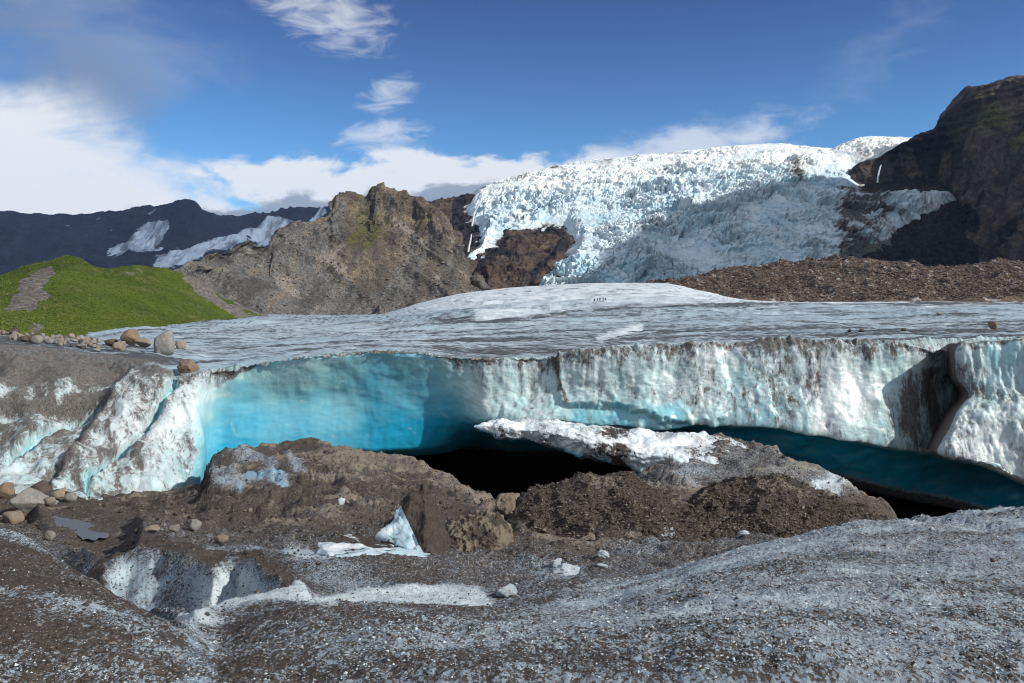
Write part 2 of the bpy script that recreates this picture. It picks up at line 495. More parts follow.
# broad swells, lumps and grit
big = fbm(g.P, .33, 3)
md = fbm(g.P, 1.6, 4, off=9)
near = 1 / (1 + g.P[..., 1] / 9)
g.P[..., 2] += big * (.12 + .16 * sst(8, 20, g.P[..., 1])) + md * (.05 + .08 * sst(8, 20, g.P[..., 1]))
g.P[..., 2] += fbm(g.P, 9, 4, .6, off=4) * .022 * (1 + sst(8, 25, g.P[..., 1]) * 2)
mudz = sst(5.2, 6.2, g.s) * (1 - sst(7.4, 8.2, g.s))
# ribs of frozen mud running down the slope in the middle distance
rib = ridged(np.stack([g.P[..., 0] * .30 + g.P[..., 1] * .16, g.P[..., 1] * .50 - g.P[..., 0] * .10, g.P[..., 2] * .5], -1), 1.0, 5)
g.P[..., 2] += (rib - .35) * .55 * mudz
POOL = [(46,518),(60,517),(76,521),(92,524),(108,525),(124,527),(128,530),(122,533),(112,534),(104,538),(94,541),(84,540),(76,535),(66,530),(54,526)]
POOL_Z = CAMZ - (530 - HZ) / F * 27.0
sdw = poly_sd(PXg, RWg, POOL)
pw = sst(-16, -6, sdw) * (g.s > 4.5)
g.P[..., 2] = g.P[..., 2] * (1 - pw) + (POOL_Z - .015 - .016 * np.clip(sdw + fbm(g.P, 1.1, 4, off=90) * 7, -9, 6) + fbm(g.P, 3, 3, off=91) * .02) * pw
g.normals()
def stroke(S, PX, RW, pts, wid, s0=-1, s1=99, soft=.5):
    ww = fbm(S.P, .8, 4, off=21) * wid * 1.3
    d, t = polyline_dist(PX + ww, RW + ww * .4, pts)
    return (1 - sst(wid * soft, wid * (1 + soft), d)) * (S.s >= s0) * (S.s <= s1)
dirt = np.full(g.s.shape, .78)
n_a = fbm(g.P * np.array([.55, .9, 1]), 1, 4, off=3)
n_b = fbm(g.P * np.array([1.6, 3.2, 1]), 1, 4, off=13)
fore = 1 - sst(3.3, 4.4, g.s)
right = sst(470, 760, PXg)
dirt -= fore * (.13 + .17 * right) + fore * (n_a * .40 + n_b * .24)
left_lobe = fore * (1 - sst(150, 330, PXg))
dirt += left_lobe * (.30 - .25 * sst(.05, .4, n_a))
strk = np.zeros_like(dirt)
blue = np.full(g.s.shape, .35) + fbm(g.P, .7, 3, off=40) * .25
def white(pts, wid, amt, s0=-1, s1=99, b=None):
    global dirt, blue
    m_ = stroke(g, PXg, RWg, pts, wid, s0, s1)
    dirt = dirt - m_ * amt
    if b is not None: blue = blue * (1 - m_) + b * m_
white([(320,606),(380,598),(440,593),(480,598)], 9, .75, 3, 5.5, .05)
white([(250,606),(300,606),(330,610)], 8, .6, 3, 5.5, .1)
white([(300,560),(330,575),(380,588)], 12, .30, 3, 6)
white([(290,552),(330,562)], 6, .45, 3, 6, .5)
white([(190,634),(230,622),(262,612),(298,602)], 9, .8, 3, 5.3, .0)
white([(120,620),(190,640),(215,650)], 8, .25, 3, 5.3, .2)
white([(560,600),(640,588),(700,573),(780,553),(860,530),(960,524),(1024,522)], 9, .22, 2.4, 4)
white([(640,640),(760,600),(900,570),(1024,560)], 18, .16, 0, 4)
white([(880,660),(960,640),(1024,630)], 20, .15, 0, 4)
white([(500,640),(560,610),(620,620)], 14, .10, 0, 4)
white([(190,655),(205,672)], 11, .42, 0, 3.2, 1.35)
white([(0,532),(30,542),(70,562)], 5, .5, 2.5, 3.2, .4)
white([(40,620),(90,610),(150,640)], 9, .22, 0, 3.3)
white([(60,660),(120,650),(170,655)], 9, .25, 0, 3.3)
white([(210,548),(260,550),(300,556)], 3, .45, 5, 6.3, .7)
white([(540,572),(580,575),(520,566)], 8, .28, 4, 6, .5)
white([(600,555),(690,540),(730,538)], 6, .22, 5, 7, .5)
white([(700,470),(760,455),(820,478)], 22, .28, 6, 8, .5)
white([(640,480),(690,470)], 16, .22, 6.2, 8, .4)
white([(818,490),(850,478),(880,488),(905,478)], 9, .68, 6.0, 8, .25)
white([(212,470),(238,478)], 7, .55, 6.0, 7.3, .3)
white([(235,452),(262,458),(270,466)], 6, .55, 6.0, 7.3, .5)
white([(286,455),(300,468)], 6, .55, 6, 7.3, .2)
white([(248,478),(268,474),(282,480)], 5.5, 1.0, 6.0, 7.3, 1.15)
white([(215,486),(240,490)], 5, .7, 6.0, 7.3, .9)
ins = sst(-1, 6, sdp) * vis
wallice = 1 - .80 * np.exp(-((PXg - 172 + n_b * 20) / 22) ** 2) * (1 - sst(575, 608, RWg + n_b * 20))
dirt = dirt * (1 - ins) + ins * (-.12 + .80 * (1 - wallice) + .30 * n_b)
blue = blue * (1 - ins) + ins * (.70 - .75 * np.exp(-((PXg - 222) / 20) ** 2 - ((RWg - 575) / 14) ** 2))
top_ = np.exp(-((sdp + 5) / 6) ** 2) * vis * (RWg < 600)
dirt += top_ * .4
dirt += mudz * .22
tan = .16 + mudz * (.26 + .5 * sst(.30, .6, rib)) * (.4 + .6 * sst(-.15, .3, fbm(g.P, .22, 3, off=44))) + .5 * mudz * sst(300, 340, PXg) * (1 - sst(480, 520, PXg)) * sst(6.3, 7, g.s)
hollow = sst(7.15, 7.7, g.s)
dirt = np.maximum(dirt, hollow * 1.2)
dirt = np.clip(dirt, -.4, 1.4)
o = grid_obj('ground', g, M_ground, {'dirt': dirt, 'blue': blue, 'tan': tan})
tag(o, 'gritty dirty ice and brown mud sloping down to the ice front', 'ground', kind='structure')
g.project()

# a plain far below everything, out to the horizon
M_plain = rock_mat('outwash_gravel', (.07, .065, .06), (.10, .095, .085), (.05, .048, .045), .02, .4, .3)
pl = mesh_from('terrain', [(-9000, -3000, -40), (9000, -3000, -40), (9000, 9000, -40), (-9000, 9000, -40)], [(0, 1, 2, 3)], M_plain)
tag(pl, 'grey outwash plain under and beyond the glacier', 'terrain', kind='structure')

# ------------------------------------------------------------------ the glacier: top surface, front and undercut cave as one sheet
M_top = ice_mat('glacier_top_ice', 3.2, .16, white=(.66, .71, .71), blue=(.27, .38, .43), dirt=(.050, .056, .062), dirt2=(.11, .12, .128), k_f=1.9, k_c=.7,
                soft=.2, stretch=(.22, 1.2, 1), bump=.12, rough=.5, grey=(.26, .31, .36))
M_face = ice_mat('glacier_front_ice', 5.5, .55, white=(.60, .66, .645), blue=(.27, .50, .53), deep=(.016, .34, .52), dirt=(.058, .052, .048), dirt2=(.15, .14, .13), k_f=1.1, k_c=.55,
                 soft=.30, stretch=(1.25, 1.25, .45), bump=.035, rough=.30, grey=(.34, .40, .42), grain=9, k_g=.30, sss=.55)
#        far hump    mid        mid2      near      brink      lip        brow      bottom     under1     under2     back
GL = [
 (-600,[(345,140),(343,120),(341,100),(339,80),(336,56),(346,46),(400,39),(495,33.5),(503,34.5),(500,38),(470,60)]),
 (0,   [(346,150),(345,125),(343,100),(341,78),(336,56),(350,46),(400,39.5),(495,33.5),(503,34.5),(500,38),(470,60)]),
 (60,  [(341,180),(341,140),(341,105),(342,80),(341,57),(352,47),(405,39.5),(497,34),(504,35),(500,38.5),(470,60)]),
 (100, [(334,220),(335,165),(338,118),(342,84),(346,58),(358,46.5),(415,39.5),(501,34.7),(507,35.6),(500,39),(470,60)]),
 (150, [(327,260),(330,180),(333,120),(339,84),(350,55),(366,43.5),(430,39),(503,36),(508,37),(500,41),(470,62)]),
 (185, [(323,300),(328,190),(333,120),(341,80),(355,53),(376,42.5),(430,40.2),(492,38.5),(497,39.6),(495,44),(465,64)]),
 (198, [(322,310),(327,190),(333,120),(341,80),(356,53),(373,43),(425,41.0),(486,39.6),(490,41),(485,46),(462,66)]),
 (212, [(320,320),(326,190),(333,118),(341,80),(357,54),(371,43.5),(376,43.6),(420,43.6),(466,43.4),(470,56),(448,80)]),
 (260, [(317,360),(323,200),(332,118),(341,79),(354,55),(364,44),(368,44.1),(402,44.6),(456,44.0),(458,60),(442,84)]),
 (300, [(316,400),(322,200),(331,115),(340,78),(350,56),(358,44),(362,44.15),(400,45.0),(451,44.5),(450,61),(436,86)]),
 (340, [(315,450),(321,210),(330,113),(338,77),(346,57),(354,44.4),(358,44.5),(398,45.2),(449,44.9),(446,61),(434,86)]),
 (380, [(314,520),(320,215),(330,112),(338,76),(345,57),(352,44.5),(356,44.6),(396,45.1),(448,45.0),(445,61),(434,86)]),
 (420, [(303,620),(316,230),(326,118),(336,76),(345,57),(353,44.3),(358,44.4),(396,44.9),(447,45.2),(445,61),(434,86)]),
 (445, [(297,640),(313,235),(325,120),(336,76),(346,57),(357,44.1),(364,44.2),(400,44.6),(445,45.8),(447,60),(434,86)]),
 (465, [(293,650),(311,240),(324,120),(336,75),(346,57),(358,43.9),(376,44.0),(408,44.2),(438,46.6),(449,58),(434,86)]),
 (490, [(290,660),(309,245),(323,120),(336,75),(346,57),(359,43.6),(392,43.6),(419,43.2),(428,45.6),(452,54),(435,86)]),
 (520, [(287,670),(307,250),(322,120),(335,75),(346,57),(358,43.6),(390,43.4),(421,42.4),(426,45.5),(455,53),(435,86)]),
 (556, [(285,680),(306,255),(321,120),(334,74),(345,57),(357,43.5),(390,43.2),(420,42.2),(426,45),(455,53),(435,86)]),
 (600, [(283,680),(305,260),(320,120),(333,74),(344,57),(354,43.2),(388,42.8),(424,41.8),(430,45),(455,53),(435,86)]),
 (660, [(283,660),(304,265),(319,118),(332,73),(342,56),(350,43),(388,42.3),(426,41.3),(431,44.5),(456,52.5),(435,86)]),
 (700, [(290,620),(305,265),(318,116),(331,72),(341,56),(348,43),(386,42.1),(422,41.2),(426,43.2),(459,47),(435,86)]),
 (750, [(300,560),(307,250),(318,114),(331,71),(340,55),(346.5,42.8),(386,41.9),(422,41),(426,43),(462,46),(435,86)]),
 (800, [(302,540),(308,245),(318,112),(330,70),(339,55),(345.5,42.5),(386,41.7),(428,40.8),(433,43),(470,45.5),(435,86)]),
 (850, [(302,540),(308,245),(318,112),(330,70),(339,55),(345.5,42.2),(385,41.5),(437,40.5),(443,42.8),(484,45),(435,86)]),
 (900, [(302,540),(308,245),(318,112),(330,69),(338,54),(345,42),(385,41.9),(446,41.2),(452,43.2),(497,45.5),(440,86)]),
 (935, [(302,540),(308,245),(318,111),(330,69),(338,54),(344,42.4),(385,43.8),(452,43.4),(458,44.6),(503,46),(445,86)]),
 (1024, [(302,540),(308,245),(317,110),(329,68),(337,54),(341,43.5),(390,46.5),(465,46),(474,47.2),(520,48),(445,86)]),
 (1700, [(302,540),(308,245),(317,110),(329,68),(337,54),(341,43.5),(390,46.5),(465,46),(474,47.2),(520,48),(445,86)]),
]
NSG = [60, 60, 60, 60, 60, 60, 60, 70, 26, 40, 16]
NSG = NSG[:10]
G = sheet(usamp(-600, 1700, 1.35), GL, NSG)
PX, RW = G.px.copy(), G.row.copy()
Yd = G.P[..., 1].copy()
top = 1 - sst(4.6, 5.0, G.s)
face = sst(4.7, 5.3, G.s)
# rolling ridges of the upper surface, drawn out across the flow
pr = np.stack([G.P[..., 0] * .022 + G.P[..., 1] * .010, G.P[..., 1] * .055 - G.P[..., 0] * .004, np.zeros_like(Yd)], -1)
roll = fbm(pr, 1, 4, .5, off=2)
roll2 = fbm(pr * np.array([2.6, 3.2, 1]), 1, 4, .55, off=8)
amp = .35 + 1.6 * sst(55, 160, Yd)
G.P[..., 2] += top * (roll * amp + roll2 * amp * .35) * (1 - .75 * sst(380, 520, Yd))
G.P[..., 2] += top * fbm(G.P, .55, 4, .55, off=6) * .22 * (1 - sst(120, 300, Yd))
# ice front: flutes, scallops, steps and cracks
pf = G.P * np.array([1, 1, .28])
fl = fbm(pf, .55, 4, .5, off=5)
fs = fbm(G.P, 1.5, 4, .55, off=15)
cavez = sst(186, 214, PX + fs * 7 - 58 * np.clip((412 - RW) / 44, 0, 1.2) ** 1.4) * (1 - sst(425, 475, PX + (RW - 380) * -.75))
cave = cavez * sst(5.2, 5.9, G.s)
under = sst(7.03, 7.15, G.s) * (1 - cavez)
inner = np.maximum(cave, under)
flute = fbm(G.P * np.array([1, 1, .10]), .9, 4, .5, off=7)
d_out = fl * .24 * (1 - .65 * inner) + flute * .15 * (1 - .85 * inner) + fs * .07 * (1 - .8 * inner) + under * (fbm(G.P * np.array([.6, 1, 1.4]), .8, 4, off=92) * .22) + cave * (fbm(G.P, .33, 3, off=73) * .16 + fbm(G.P * np.array([1, 1, 1.6]), .95, 3, off=74) * .03)
brk = fbm(G.P, 3.2, 4, .6, off=25)
lipz = np.exp(-((G.s - 5.0) / .22) ** 2)
d_out = d_out + brk * (.035 * face * (1 - .85 * inner) + .22 * lipz)
leftdome = 1 - sst(150, 230, PX)
d_out = d_out + leftdome * sst(4.8, 5.6, G.s) * fbm(G.P, .35, 3, off=33) * .7
# the thicker block that starts at the crack in the middle
edge = 557 + (RW - 356) * .10 + fs * 4
blk = sst(-1.5, 1.5, PX - edge) * (1 - sst(403, 409, RW + fs * 6 - 2.2 * sst(600, 680, PX) * 8)) * (1 - sst(700, 760, PX)) * sst(4.9, 5.05, G.s)
blk2 = sst(-1.5, 1.5, PX - edge) * sst(690, 760, PX) * sst(4.9, 5.05, G.s) * (1 - under)
d_out = d_out + .42 * np.maximum(blk, blk2) * (1 - under)
crack_blue = np.zeros_like(Yd)
def crack(pts, wid, dep, lo=5.0, hi=7.2):
    global d_out, crack_blue
    d, t = polyline_dist(PX + fs * 5, RW + fs * 3, pts)
    m_ = (1 - sst(wid * .35, wid, d)) * (G.s > lo) * (G.s < hi)
    d_out = d_out - m_ * dep
    crack_blue = np.maximum(crack_blue, m_)
crack([(180,364),(172,385),(160,402),(146,424),(128,440),(108,456),(94,468)], 5.0, .7, 4.8)
crack([(0,446),(28,428),(58,412),(80,405),(100,402)], 5.0, .8)
crack([(92,466),(88,480),(92,500)], 3.0, .3)
d_cr = np.exp(-(polyline_dist(PX + fs * 3, RW, [(556,355),(558,375),(562,392),(566,404)])[0] / 2.2) ** 2) * (G.s > 4.9) * (G.s < 7)
# slanting step that parts the grey band at the left from the white block
dv, _ = polyline_dist(PX, RW, [(112,398),(84,430),(60,462),(44,500)])
side = poly_sd(PX + fs * 5, RW, [(112,398),(84,430),(60,462),(44,505),(-900,505),(-900,398)])
band = sst(-3, 6, side) * (G.s > 5.4) * (G.s < 7.2)
d_out = d_out - band * .75
G.normals()
d_out = d_out * sst(4.75, 5.1, G.s) * (1 - sst(8.6, 9, G.s))
G.P += G.N * d_out[..., None]
G.normals()
# colours of the top: bands of clean and dirty ice
d_top = .36 + roll2 * .35 + fbm(pr * np.array([1.6, 9, 1]), 1, 6, .66, off=50) * .62 + fbm(pr * np.array([4, 26, 1]), 1, 4, .6, off=51) * .3
clean = sst(150, 380, Yd + roll2 * 120) * sst(330, 470, PX)
d_top = d_top * (1 - .85 * clean) - .05 * clean
d_top += clean * (.12 + .55 * fbm(np.stack([G.P[..., 0] * .10, G.P[..., 1] * .05, 0 * Yd], -1), 1, 5, .68, off=52) + .35 * sst(.1, .5, fbm(pr * np.array([2, 7, 1]), 1, 4, off=53)))
d_top += .16 * (1 - sst(60, 110, Yd)) * sst(250, 500, PX)
strip = np.exp(-((Yd - 150) / 18) ** 2) * sst(640, 760, PX)
b_top = .62 + roll * .5 - .65 * clean
whites = stroke(G, PX, RW, [(640,328),(600,338)], 3, 0, 4.6) + stroke(G, PX, RW, [(480,318),(560,314)], 5, 0, 4.6) + stroke(G, PX, RW, [(880,343),(930,341)], 1.4, 0, 5)
b_top -= .6 * whites; d_top -= .4 * whites
ridgel, _ = polyline_dist(PX + roll2 * 10, RW, [(430,322),(500,323),(560,317),(600,309),(700,306),(1024,305)])
d_top += .55 * np.exp(-(ridgel / 1.6) ** 2)
lefttop = 1 - sst(110, 200, PX)
d_top += lefttop * .5 * sst(3.4, 4.3, G.s)
# colours of the front
nA = fbm(pf, .8, 5, .55, off=60); nB = fbm(G.P, .28, 4, off=61); drip = fbm(G.P * np.array([1, 1, .10]), 1.6, 5, .6, off=62)
below = RW - np.interp(PX, [c[0] for c in GL], [c[1][5][0] for c in GL])
fringe = np.maximum(1 - sst(2, 17, below + drip * 20 + nA * 8), 1.3 * np.exp(-((below - 1.5) / 2.2) ** 2) * sst(-.35, .1, nA + .15) * (1 - .6 * cavez))
d_face = .17 + .16 * sst(.0, .4, fbm(G.P * np.array([1, 1, .2]), .35, 3, off=66)) + nA * .24 + .30 * sst(.05, .45, fbm(G.P * np.array([1, 1, .07]), 3.2, 4, .6, off=65)) * sst(-.2, .3, nB + .1) + nB * .20 + drip * .20 + .42 * fringe
b_face = .62 + nB * .8 - .5 * sst(.1, .5, drip) + .35 * sst(395, 425, RW) * sst(560, 600, PX)
for cx_, wd, amt in ((700, 16, .75), (735, 8, .3), (820, 12, .85), (835, 26, .5), (535, 18, .6), (590, 14, .35), (640, 20, .3), (775, 9, .3)):
    b_face -= amt * np.exp(-((PX + drip * 14 - (RW - 380) * .05 - cx_) / wd) ** 2)
smooth = (1 - sst(-1, 1, PX - edge)) * sst(445, 470, PX)
d_face -= .10 * smooth
ledge = sst(402, 408, RW + fs * 4) * sst(-2, 2, PX - edge) * (1 - sst(690, 740, PX))
d_face -= .3 * ledge; b_face += .05 * ledge
notch = sst(0, 1, (PX - 868) / 45 + (RW - 400) / 60 * .9) * sst(850, 900, PX) * sst(352, 372, RW)
d_face += .50 * notch + notch * nA * .8
# left dome: brown crown, dirty white below, white block with blue foot
dome = 1 - sst(95, 150, PX + nB * 30 + (RW - 380) * .35)
crown = dome * (1 - sst(370, 402, RW + nA * 26 + nB * 16))
d_face += .62 * crown + dome * (-.02 + .30 * sst(-.15, .4, nB) - .25 * sst(.0, .4, nA) * sst(380, 395, RW)) + .10 * (1 - sst(170, 200, PX)) * (1 - sst(440, 480, RW))
b_face -= .55 * (1 - sst(150, 205, PX)) * (1 - band)
b_face += (1 - sst(185, 215, PX)) * sst(455, 490, RW) * (1 - band) * .75 * (.6 + nA)
d_face += band * (.12 + nA * .4); b_face += band * .15
d_face += np.exp(-((side - 0) / 5) ** 2) * (G.s > 5.3) * .5 * (G.s < 7.1) * (PX < 125)
wht = np.exp(-((PX - 170 - fs * 10) / 24) ** 2) * sst(385, 420, RW) * (1 - sst(5.95, 7.2, G.s) * 0)
d_face -= .12 * wht * (PX < 200)
b_face -= .2 * (1 - sst(190, 205, PX)) * (1 - sst(455, 490, RW))
d_face += (1 - sst(190, 205, PX)) * (.09 + .28 * sst(.0, .35, fbm(np.stack([G.P[..., 0] * 1.0 + G.P[..., 2] * .55, G.P[..., 1] * .3, G.P[..., 2] * .12], -1), 2.2, 4, .6, off=64)))
b_face = np.where(crack_blue > 0, b_face * (1 - crack_blue) + 1.12 * crack_blue, b_face)
d_face = d_face * (1 - crack_blue)
d_face += d_cr * .8
gap = np.clip((RW - 362) / 85, 0, 1)
b_cave = .70 + 1.10 * np.clip(gap * 1.08, 0, 1) ** .85 + .30 * sst(330, 430, PX) + fbm(G.P, .22, 4, off=71) * .45 + fbm(G.P * np.array([1, 1, 2.2]), .8, 4, off=72) * .16 + fbm(G.P * np.array([.5, 1, 2.0]), 2.6, 4, .6, off=75) * .13 - .5 * sst(.80, .93, ridged(G.P * np.array([.6, 1, .9]), .55, 3, off=76))  # light through the ice, paler top and shaded right, painted into the blue
b_cave -= .7 * np.exp(-((PX - 205) / 10) ** 2 - ((RW - 416) / 7) ** 2) + .35 * np.exp(-((PX - 225) / 12) ** 2 - ((RW - 395) / 5) ** 2)  # pale highlights painted at the cave's left end
d_face = d_face * (1 - cave) + cave * (-1.5)
b_face = b_face * (1 - cave) + cave * b_cave
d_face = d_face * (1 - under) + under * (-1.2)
b_face = b_face * (1 - under) + under * (1.15 + .75 * sst(7.15, 8.1, G.s) + fbm(G.P * np.array([.4, 1, 2]), 1.2, 4, off=79) * .6 - 1.0 * (1 - sst(120, 180, PX)))  # glowing rim of the undercut painted paler than the blue farther in
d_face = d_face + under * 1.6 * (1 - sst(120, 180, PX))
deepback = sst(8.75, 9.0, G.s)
d_face = np.maximum(d_face, deepback * 1.3)  # shade at the back of the hollow painted in with the dirt colour
dA = d_top * (1 - face) + d_face * face
bA = b_top * (1 - face) + b_face * face
cut = sum(NSG[:5]) - 14
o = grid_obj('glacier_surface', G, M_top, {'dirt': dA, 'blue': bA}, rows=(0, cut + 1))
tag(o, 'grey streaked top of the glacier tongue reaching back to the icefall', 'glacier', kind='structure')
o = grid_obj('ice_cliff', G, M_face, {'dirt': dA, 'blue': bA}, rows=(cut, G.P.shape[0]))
tag(o, 'turquoise and white ice front with a deep blue cave under its lip', 'ice cliff', kind='structure')
G.project()

# the block that stands forward at the right end of the front
BK = []
LE = [(1040,336,60),(985,337.5,50),(938,344,40.5),(942,376,40.0),(954,394,39.6),(939,416,38.6),(921,446,38.0),(925,450,39.5),(960,458,46)]
def bk(f, dx, dro, dY):
    return [(x + dx * f, r + dr * f, y + d2 * f) for (x, r, y), dr, d2 in zip(LE, dro, dY)]
for k, f in enumerate((0, .12, .35, 1.0, 4.0)):
    cols_ = []
    for j, (x, r, y) in enumerate(LE):
        x1 = 1100 + (x - 938) * .15
        tgt_r = [334.5,335,337,372,400,430,494,500,495][j]
        px_ = x + (x1 - x) * f if f <= 1 else x1 + (f - 1) * 180
        rr = r + (tgt_r - r) * min(f, 1)
        bulge = -1.6 * math.sin(min(f, 1) * math.pi * .5) if 2 <= j <= 6 else 0
        cols_.append((px_, rr, y + bulge + (6.5 if f == 0 and 2 <= j <= 6 else 0)))
    BK.append((k, cols_))
uu = np.concatenate([np.linspace(0, 1, 14)[:-1], np.linspace(1, 3, 150)[:-1], np.linspace(3, 4, 30)])
B = sheet(uu, BK, [16, 24, 40, 30, 40, 50, 6, 14])
bP, bR, bX = B.P.copy(), B.row.copy(), B.px.copy()
bf = fbm(B.P * np.array([1, 1, .3]), .6, 4, off=80); bs = fbm(B.P, 1.7, 5, .55, off=81)
fr = sst(1.7, 2.2, B.s) * (1 - sst(6, 7, B.s))
B.P += B.N * ((bf * .45 + bs * .06 + fbm(B.P * np.array([1, 1, .1]), .9, 4, off=85) * .25) * fr * sst(.6, 1.3, B.u))[..., None]
B.P[..., 2] += (1 - fr) * bs * .08
B.normals()
bd = .30 + fbm(B.P, .5, 4, off=82) * .35 + fbm(B.P * np.array([1, 1, .12]), 1.5, 4, off=83) * .2
bd += .45 * (1 - sst(0, 9, (bR - np.interp(bX, [938, 985, 1040, 1100], [344, 339, 337, 337])) + bs * 9)) * (B.s > 1.9)
bd += .30 * np.exp(-((bX - 958) / 16) ** 2 - ((bR - 372) / 22) ** 2)
bd += .9 * (B.u < .8)
bb = .30 + fbm(B.P, .3, 4, off=84) * .5 + .55 * np.exp(-((bX - 1000) / 26) ** 2 - ((bR - 362) / 26) ** 2) - .3 * sst(400, 440, bR)
bb = np.where(B.s > 6.4, 1.9, bb)
o = grid_obj('ice_block', B, M_face, {'dirt': bd, 'blue': bb}, origin=Vector(B.P[90, 60]))
tag(o, 'thick pale ice block standing forward at the right end of the ice front', 'ice block')
# ------------------------------------------------------------------ far country
def crest_sheet(us, crest, prof, nseg):
    """columns built from a crest line [(px,row,Y)] and a profile [(fraction of the way up in row, Y offset)], foot row given per column"""
    cp = [c[0] for c in crest]
    out = []
    for u, row, Y, foot_row, foot_Y in crest:
        pts = []
        ws = [math.exp(-((c - u) / 38.0) ** 2) for c in cp]
        soft = sum(wt_ * c[1] for wt_, c in zip(ws, crest)) / sum(ws)
        softY = sum(wt_ * c[2] for wt_, c in zip(ws, crest)) / sum(ws); foot_Y = sum(wt_ * c[4] for wt_, c in zip(ws, crest)) / sum(ws)
        for t, q in prof:
            if t < .95:
                k = sst(.4, .95, t) * .5
                rw_ = soft * (1 - k) + row * k
                pts.append((foot_row + (rw_ - foot_row) * t, foot_Y + (softY - foot_Y) * q))
            elif t <= 1:
                pts.append((foot_row + (row - foot_row) * t, foot_Y + (Y - foot_Y) * q))
            else:
                pts.append((row + (foot_row - row) * (t - 1), Y * q))
        out.append((u, pts))
    return sheet(us, out, nseg)

# far dark range at the left; cloud shadow and blue air painted into its rock
M_far = rock_mat('far_shaded_basalt', (.005, .007, .014), (.010, .012, .020), (.004, .005, .011), .004, .05, 6,
                 [('snow', (.27, .32, .39), (.13, .18, .26), 1.6)], streak=.012)
FC = [(-700,(250,4200)),(-300,(225,4400)),(0,(212,4600)),(50,(215,4650)),(100,(214,4700)),(140,(211,4700)),(165,(206,4650)),(180,(203,4600)),(190,(203,4600)),(194,(203,4600)),(203,(211,4600)),
      (225,(217,4800)),(245,(216,4900)),(275,(213,4900)),(300,(209,4900)),(322,(211,4950)),(345,(205,5000)),(400,(214,5200)),(600,(235,5500))]
S = crest_sheet(usamp(-700, 600, 1.0, -40, 420), [(u, r, y, 330, 2600) for u, (r, y) in FC], [(0, 0), (.35, .38), (.72, .75), (1, 1), (1.4, 1.25)], [30, 60, 60, 10])
fx, fy = S.px.copy(), S.row.copy()
r1 = ridged(S.P, .0011, 6, .55)
S.P[..., 2] += (r1 - .4) * 120 * (1 - sst(2.6, 3.0, S.s)) + (1 - sst(3.0, 3.4, S.s)) * fbm(S.P, .012, 4, .6, off=3) * 14
S.P[..., 2] += sst(2.9, 3, S.s) * sst(215, 245, fx) * (1 - sst(310, 330, fx)) * np.abs(fbm(S.P, .02, 3, off=5)) * 34
S.normals()
sn = np.maximum.reduce([
    sst(-3, 2.5, poly_sd(fx, fy, [(98,248),(120,244),(150,228),(168,226),(163,238),(150,248),(128,254),(108,253)]) + fbm(S.P, .006, 4, off=9) * 9),
    sst(-3, 2, poly_sd(fx, fy, [(150,266),(172,250),(205,243),(228,238),(270,222),(300,218),(300,240),(262,243),(240,246),(190,262),(160,268)]) + fbm(S.P, .006, 4, off=19) * 8),
    sst(-1.5, 1, poly_sd(fx, fy, [(147,217),(157,211),(156,213),(150,219)])),
    sst(-1.5, 1, poly_sd(fx, fy, [(38,257),(45,255),(44,261),(40,261)])),
    sst(-1.5, 1, poly_sd(fx, fy, [(64,225),(69,224),(68,226)])),
    sst(-1.5, 1, poly_sd(fx, fy, [(95,221),(100,220),(99,222)])),
    sst(-2, 1, poly_sd(fx, fy, [(310,219),(322,214),(326,216),(312,221)]))])
o = grid_obj('mountain', S, M_far, {'snow': sn})
tag(o, 'dark blue far mountain ridge with snow patches under the white cloud', 'mountain', kind='structure')

# brown crag in the middle left
M_crag = rock_mat('brown_tuff', (.148, .120, .086), (.104, .092, .077), (.205, .160, .108), .010, .30, 2.4,
                  [('scree', (.105, .105, .103), (.15, .145, .135), .5), ('pale', (.25, .225, .19), (.20, .18, .155), .6), ('moss', (.085, .09, .022), (.11, .10, .03), .55), ('dark', (.030, .027, .025), (.05, .045, .04), .35)], strata=.05, streak=.05)
CC = [(170,272,700),(200,258,760),(225,252,820),(240,246,860),(250,240,880),(258,245,900),(267,249,920),(272,236,1000),(280,229,1030),(296,222,1060),(315,219,1080),(330,212,1105),(334,197,1110),(342,192,1140),(352,193,1180),(366,196,1190),(371,190,1200),
      (378,185,1210),(392,188,1215),(405,190,1215),(413,195,1215),(424,198,1215),(427,203,1220),(436,206,1230),(446,214,1230),(455,228,1220),(463,250,1190),(470,272,1150),(482,292,1100),(500,306,1050)]
S = crest_sheet(usamp(150, 520, .8), [(150,290,640,352,430)] + [(u, r, y, 352, y * .66) for u, r, y in CC] + [(540,320,1000,352,700)],
                [(0, 0), (.30, .45), (.62, .72), (.86, .90), (1, 1), (1.3, 1.15)], [40, 80, 70, 40, 10])
cx_, cy_ = S.px.copy(), S.row.copy()
r1 = ridged(S.P, np.array([.013, .011, .009]), 6, .55)
r2 = fbm(S.P, .045, 5, .6, off=5)
rockz = sst(1.9, 3.3, S.s) * sst(265, 350, cx_)
S.normals()
S.P += S.N * (((r1 - .42) * 36 * (.22 + .78 * rockz) + r2 * 11 * (.25 + .75 * rockz)) * (1 - .78 * sst(3.5, 4, S.s)) * sst(0, .5, S.s))[..., None]
lay = np.abs(((S.P[..., 2] + r2 * 4) / 11.0) % 1 - .5)
S.P[..., 2] += sst(3.0, 3.8, S.s) * (lay - .25) * 7
gul = ridged(np.stack([S.P[..., 0] * .016 + S.P[..., 2] * .022, S.P[..., 1] * .004, S.P[..., 2] * .004], -1), 1, 4, .55, off=77)
S.P += S.N * ((gul - .4) * 16 * (1 - rockz * .7) * sst(0, .5, S.s) * (1 - sst(3.2, 3.9, S.s)))[..., None]
S.normals()
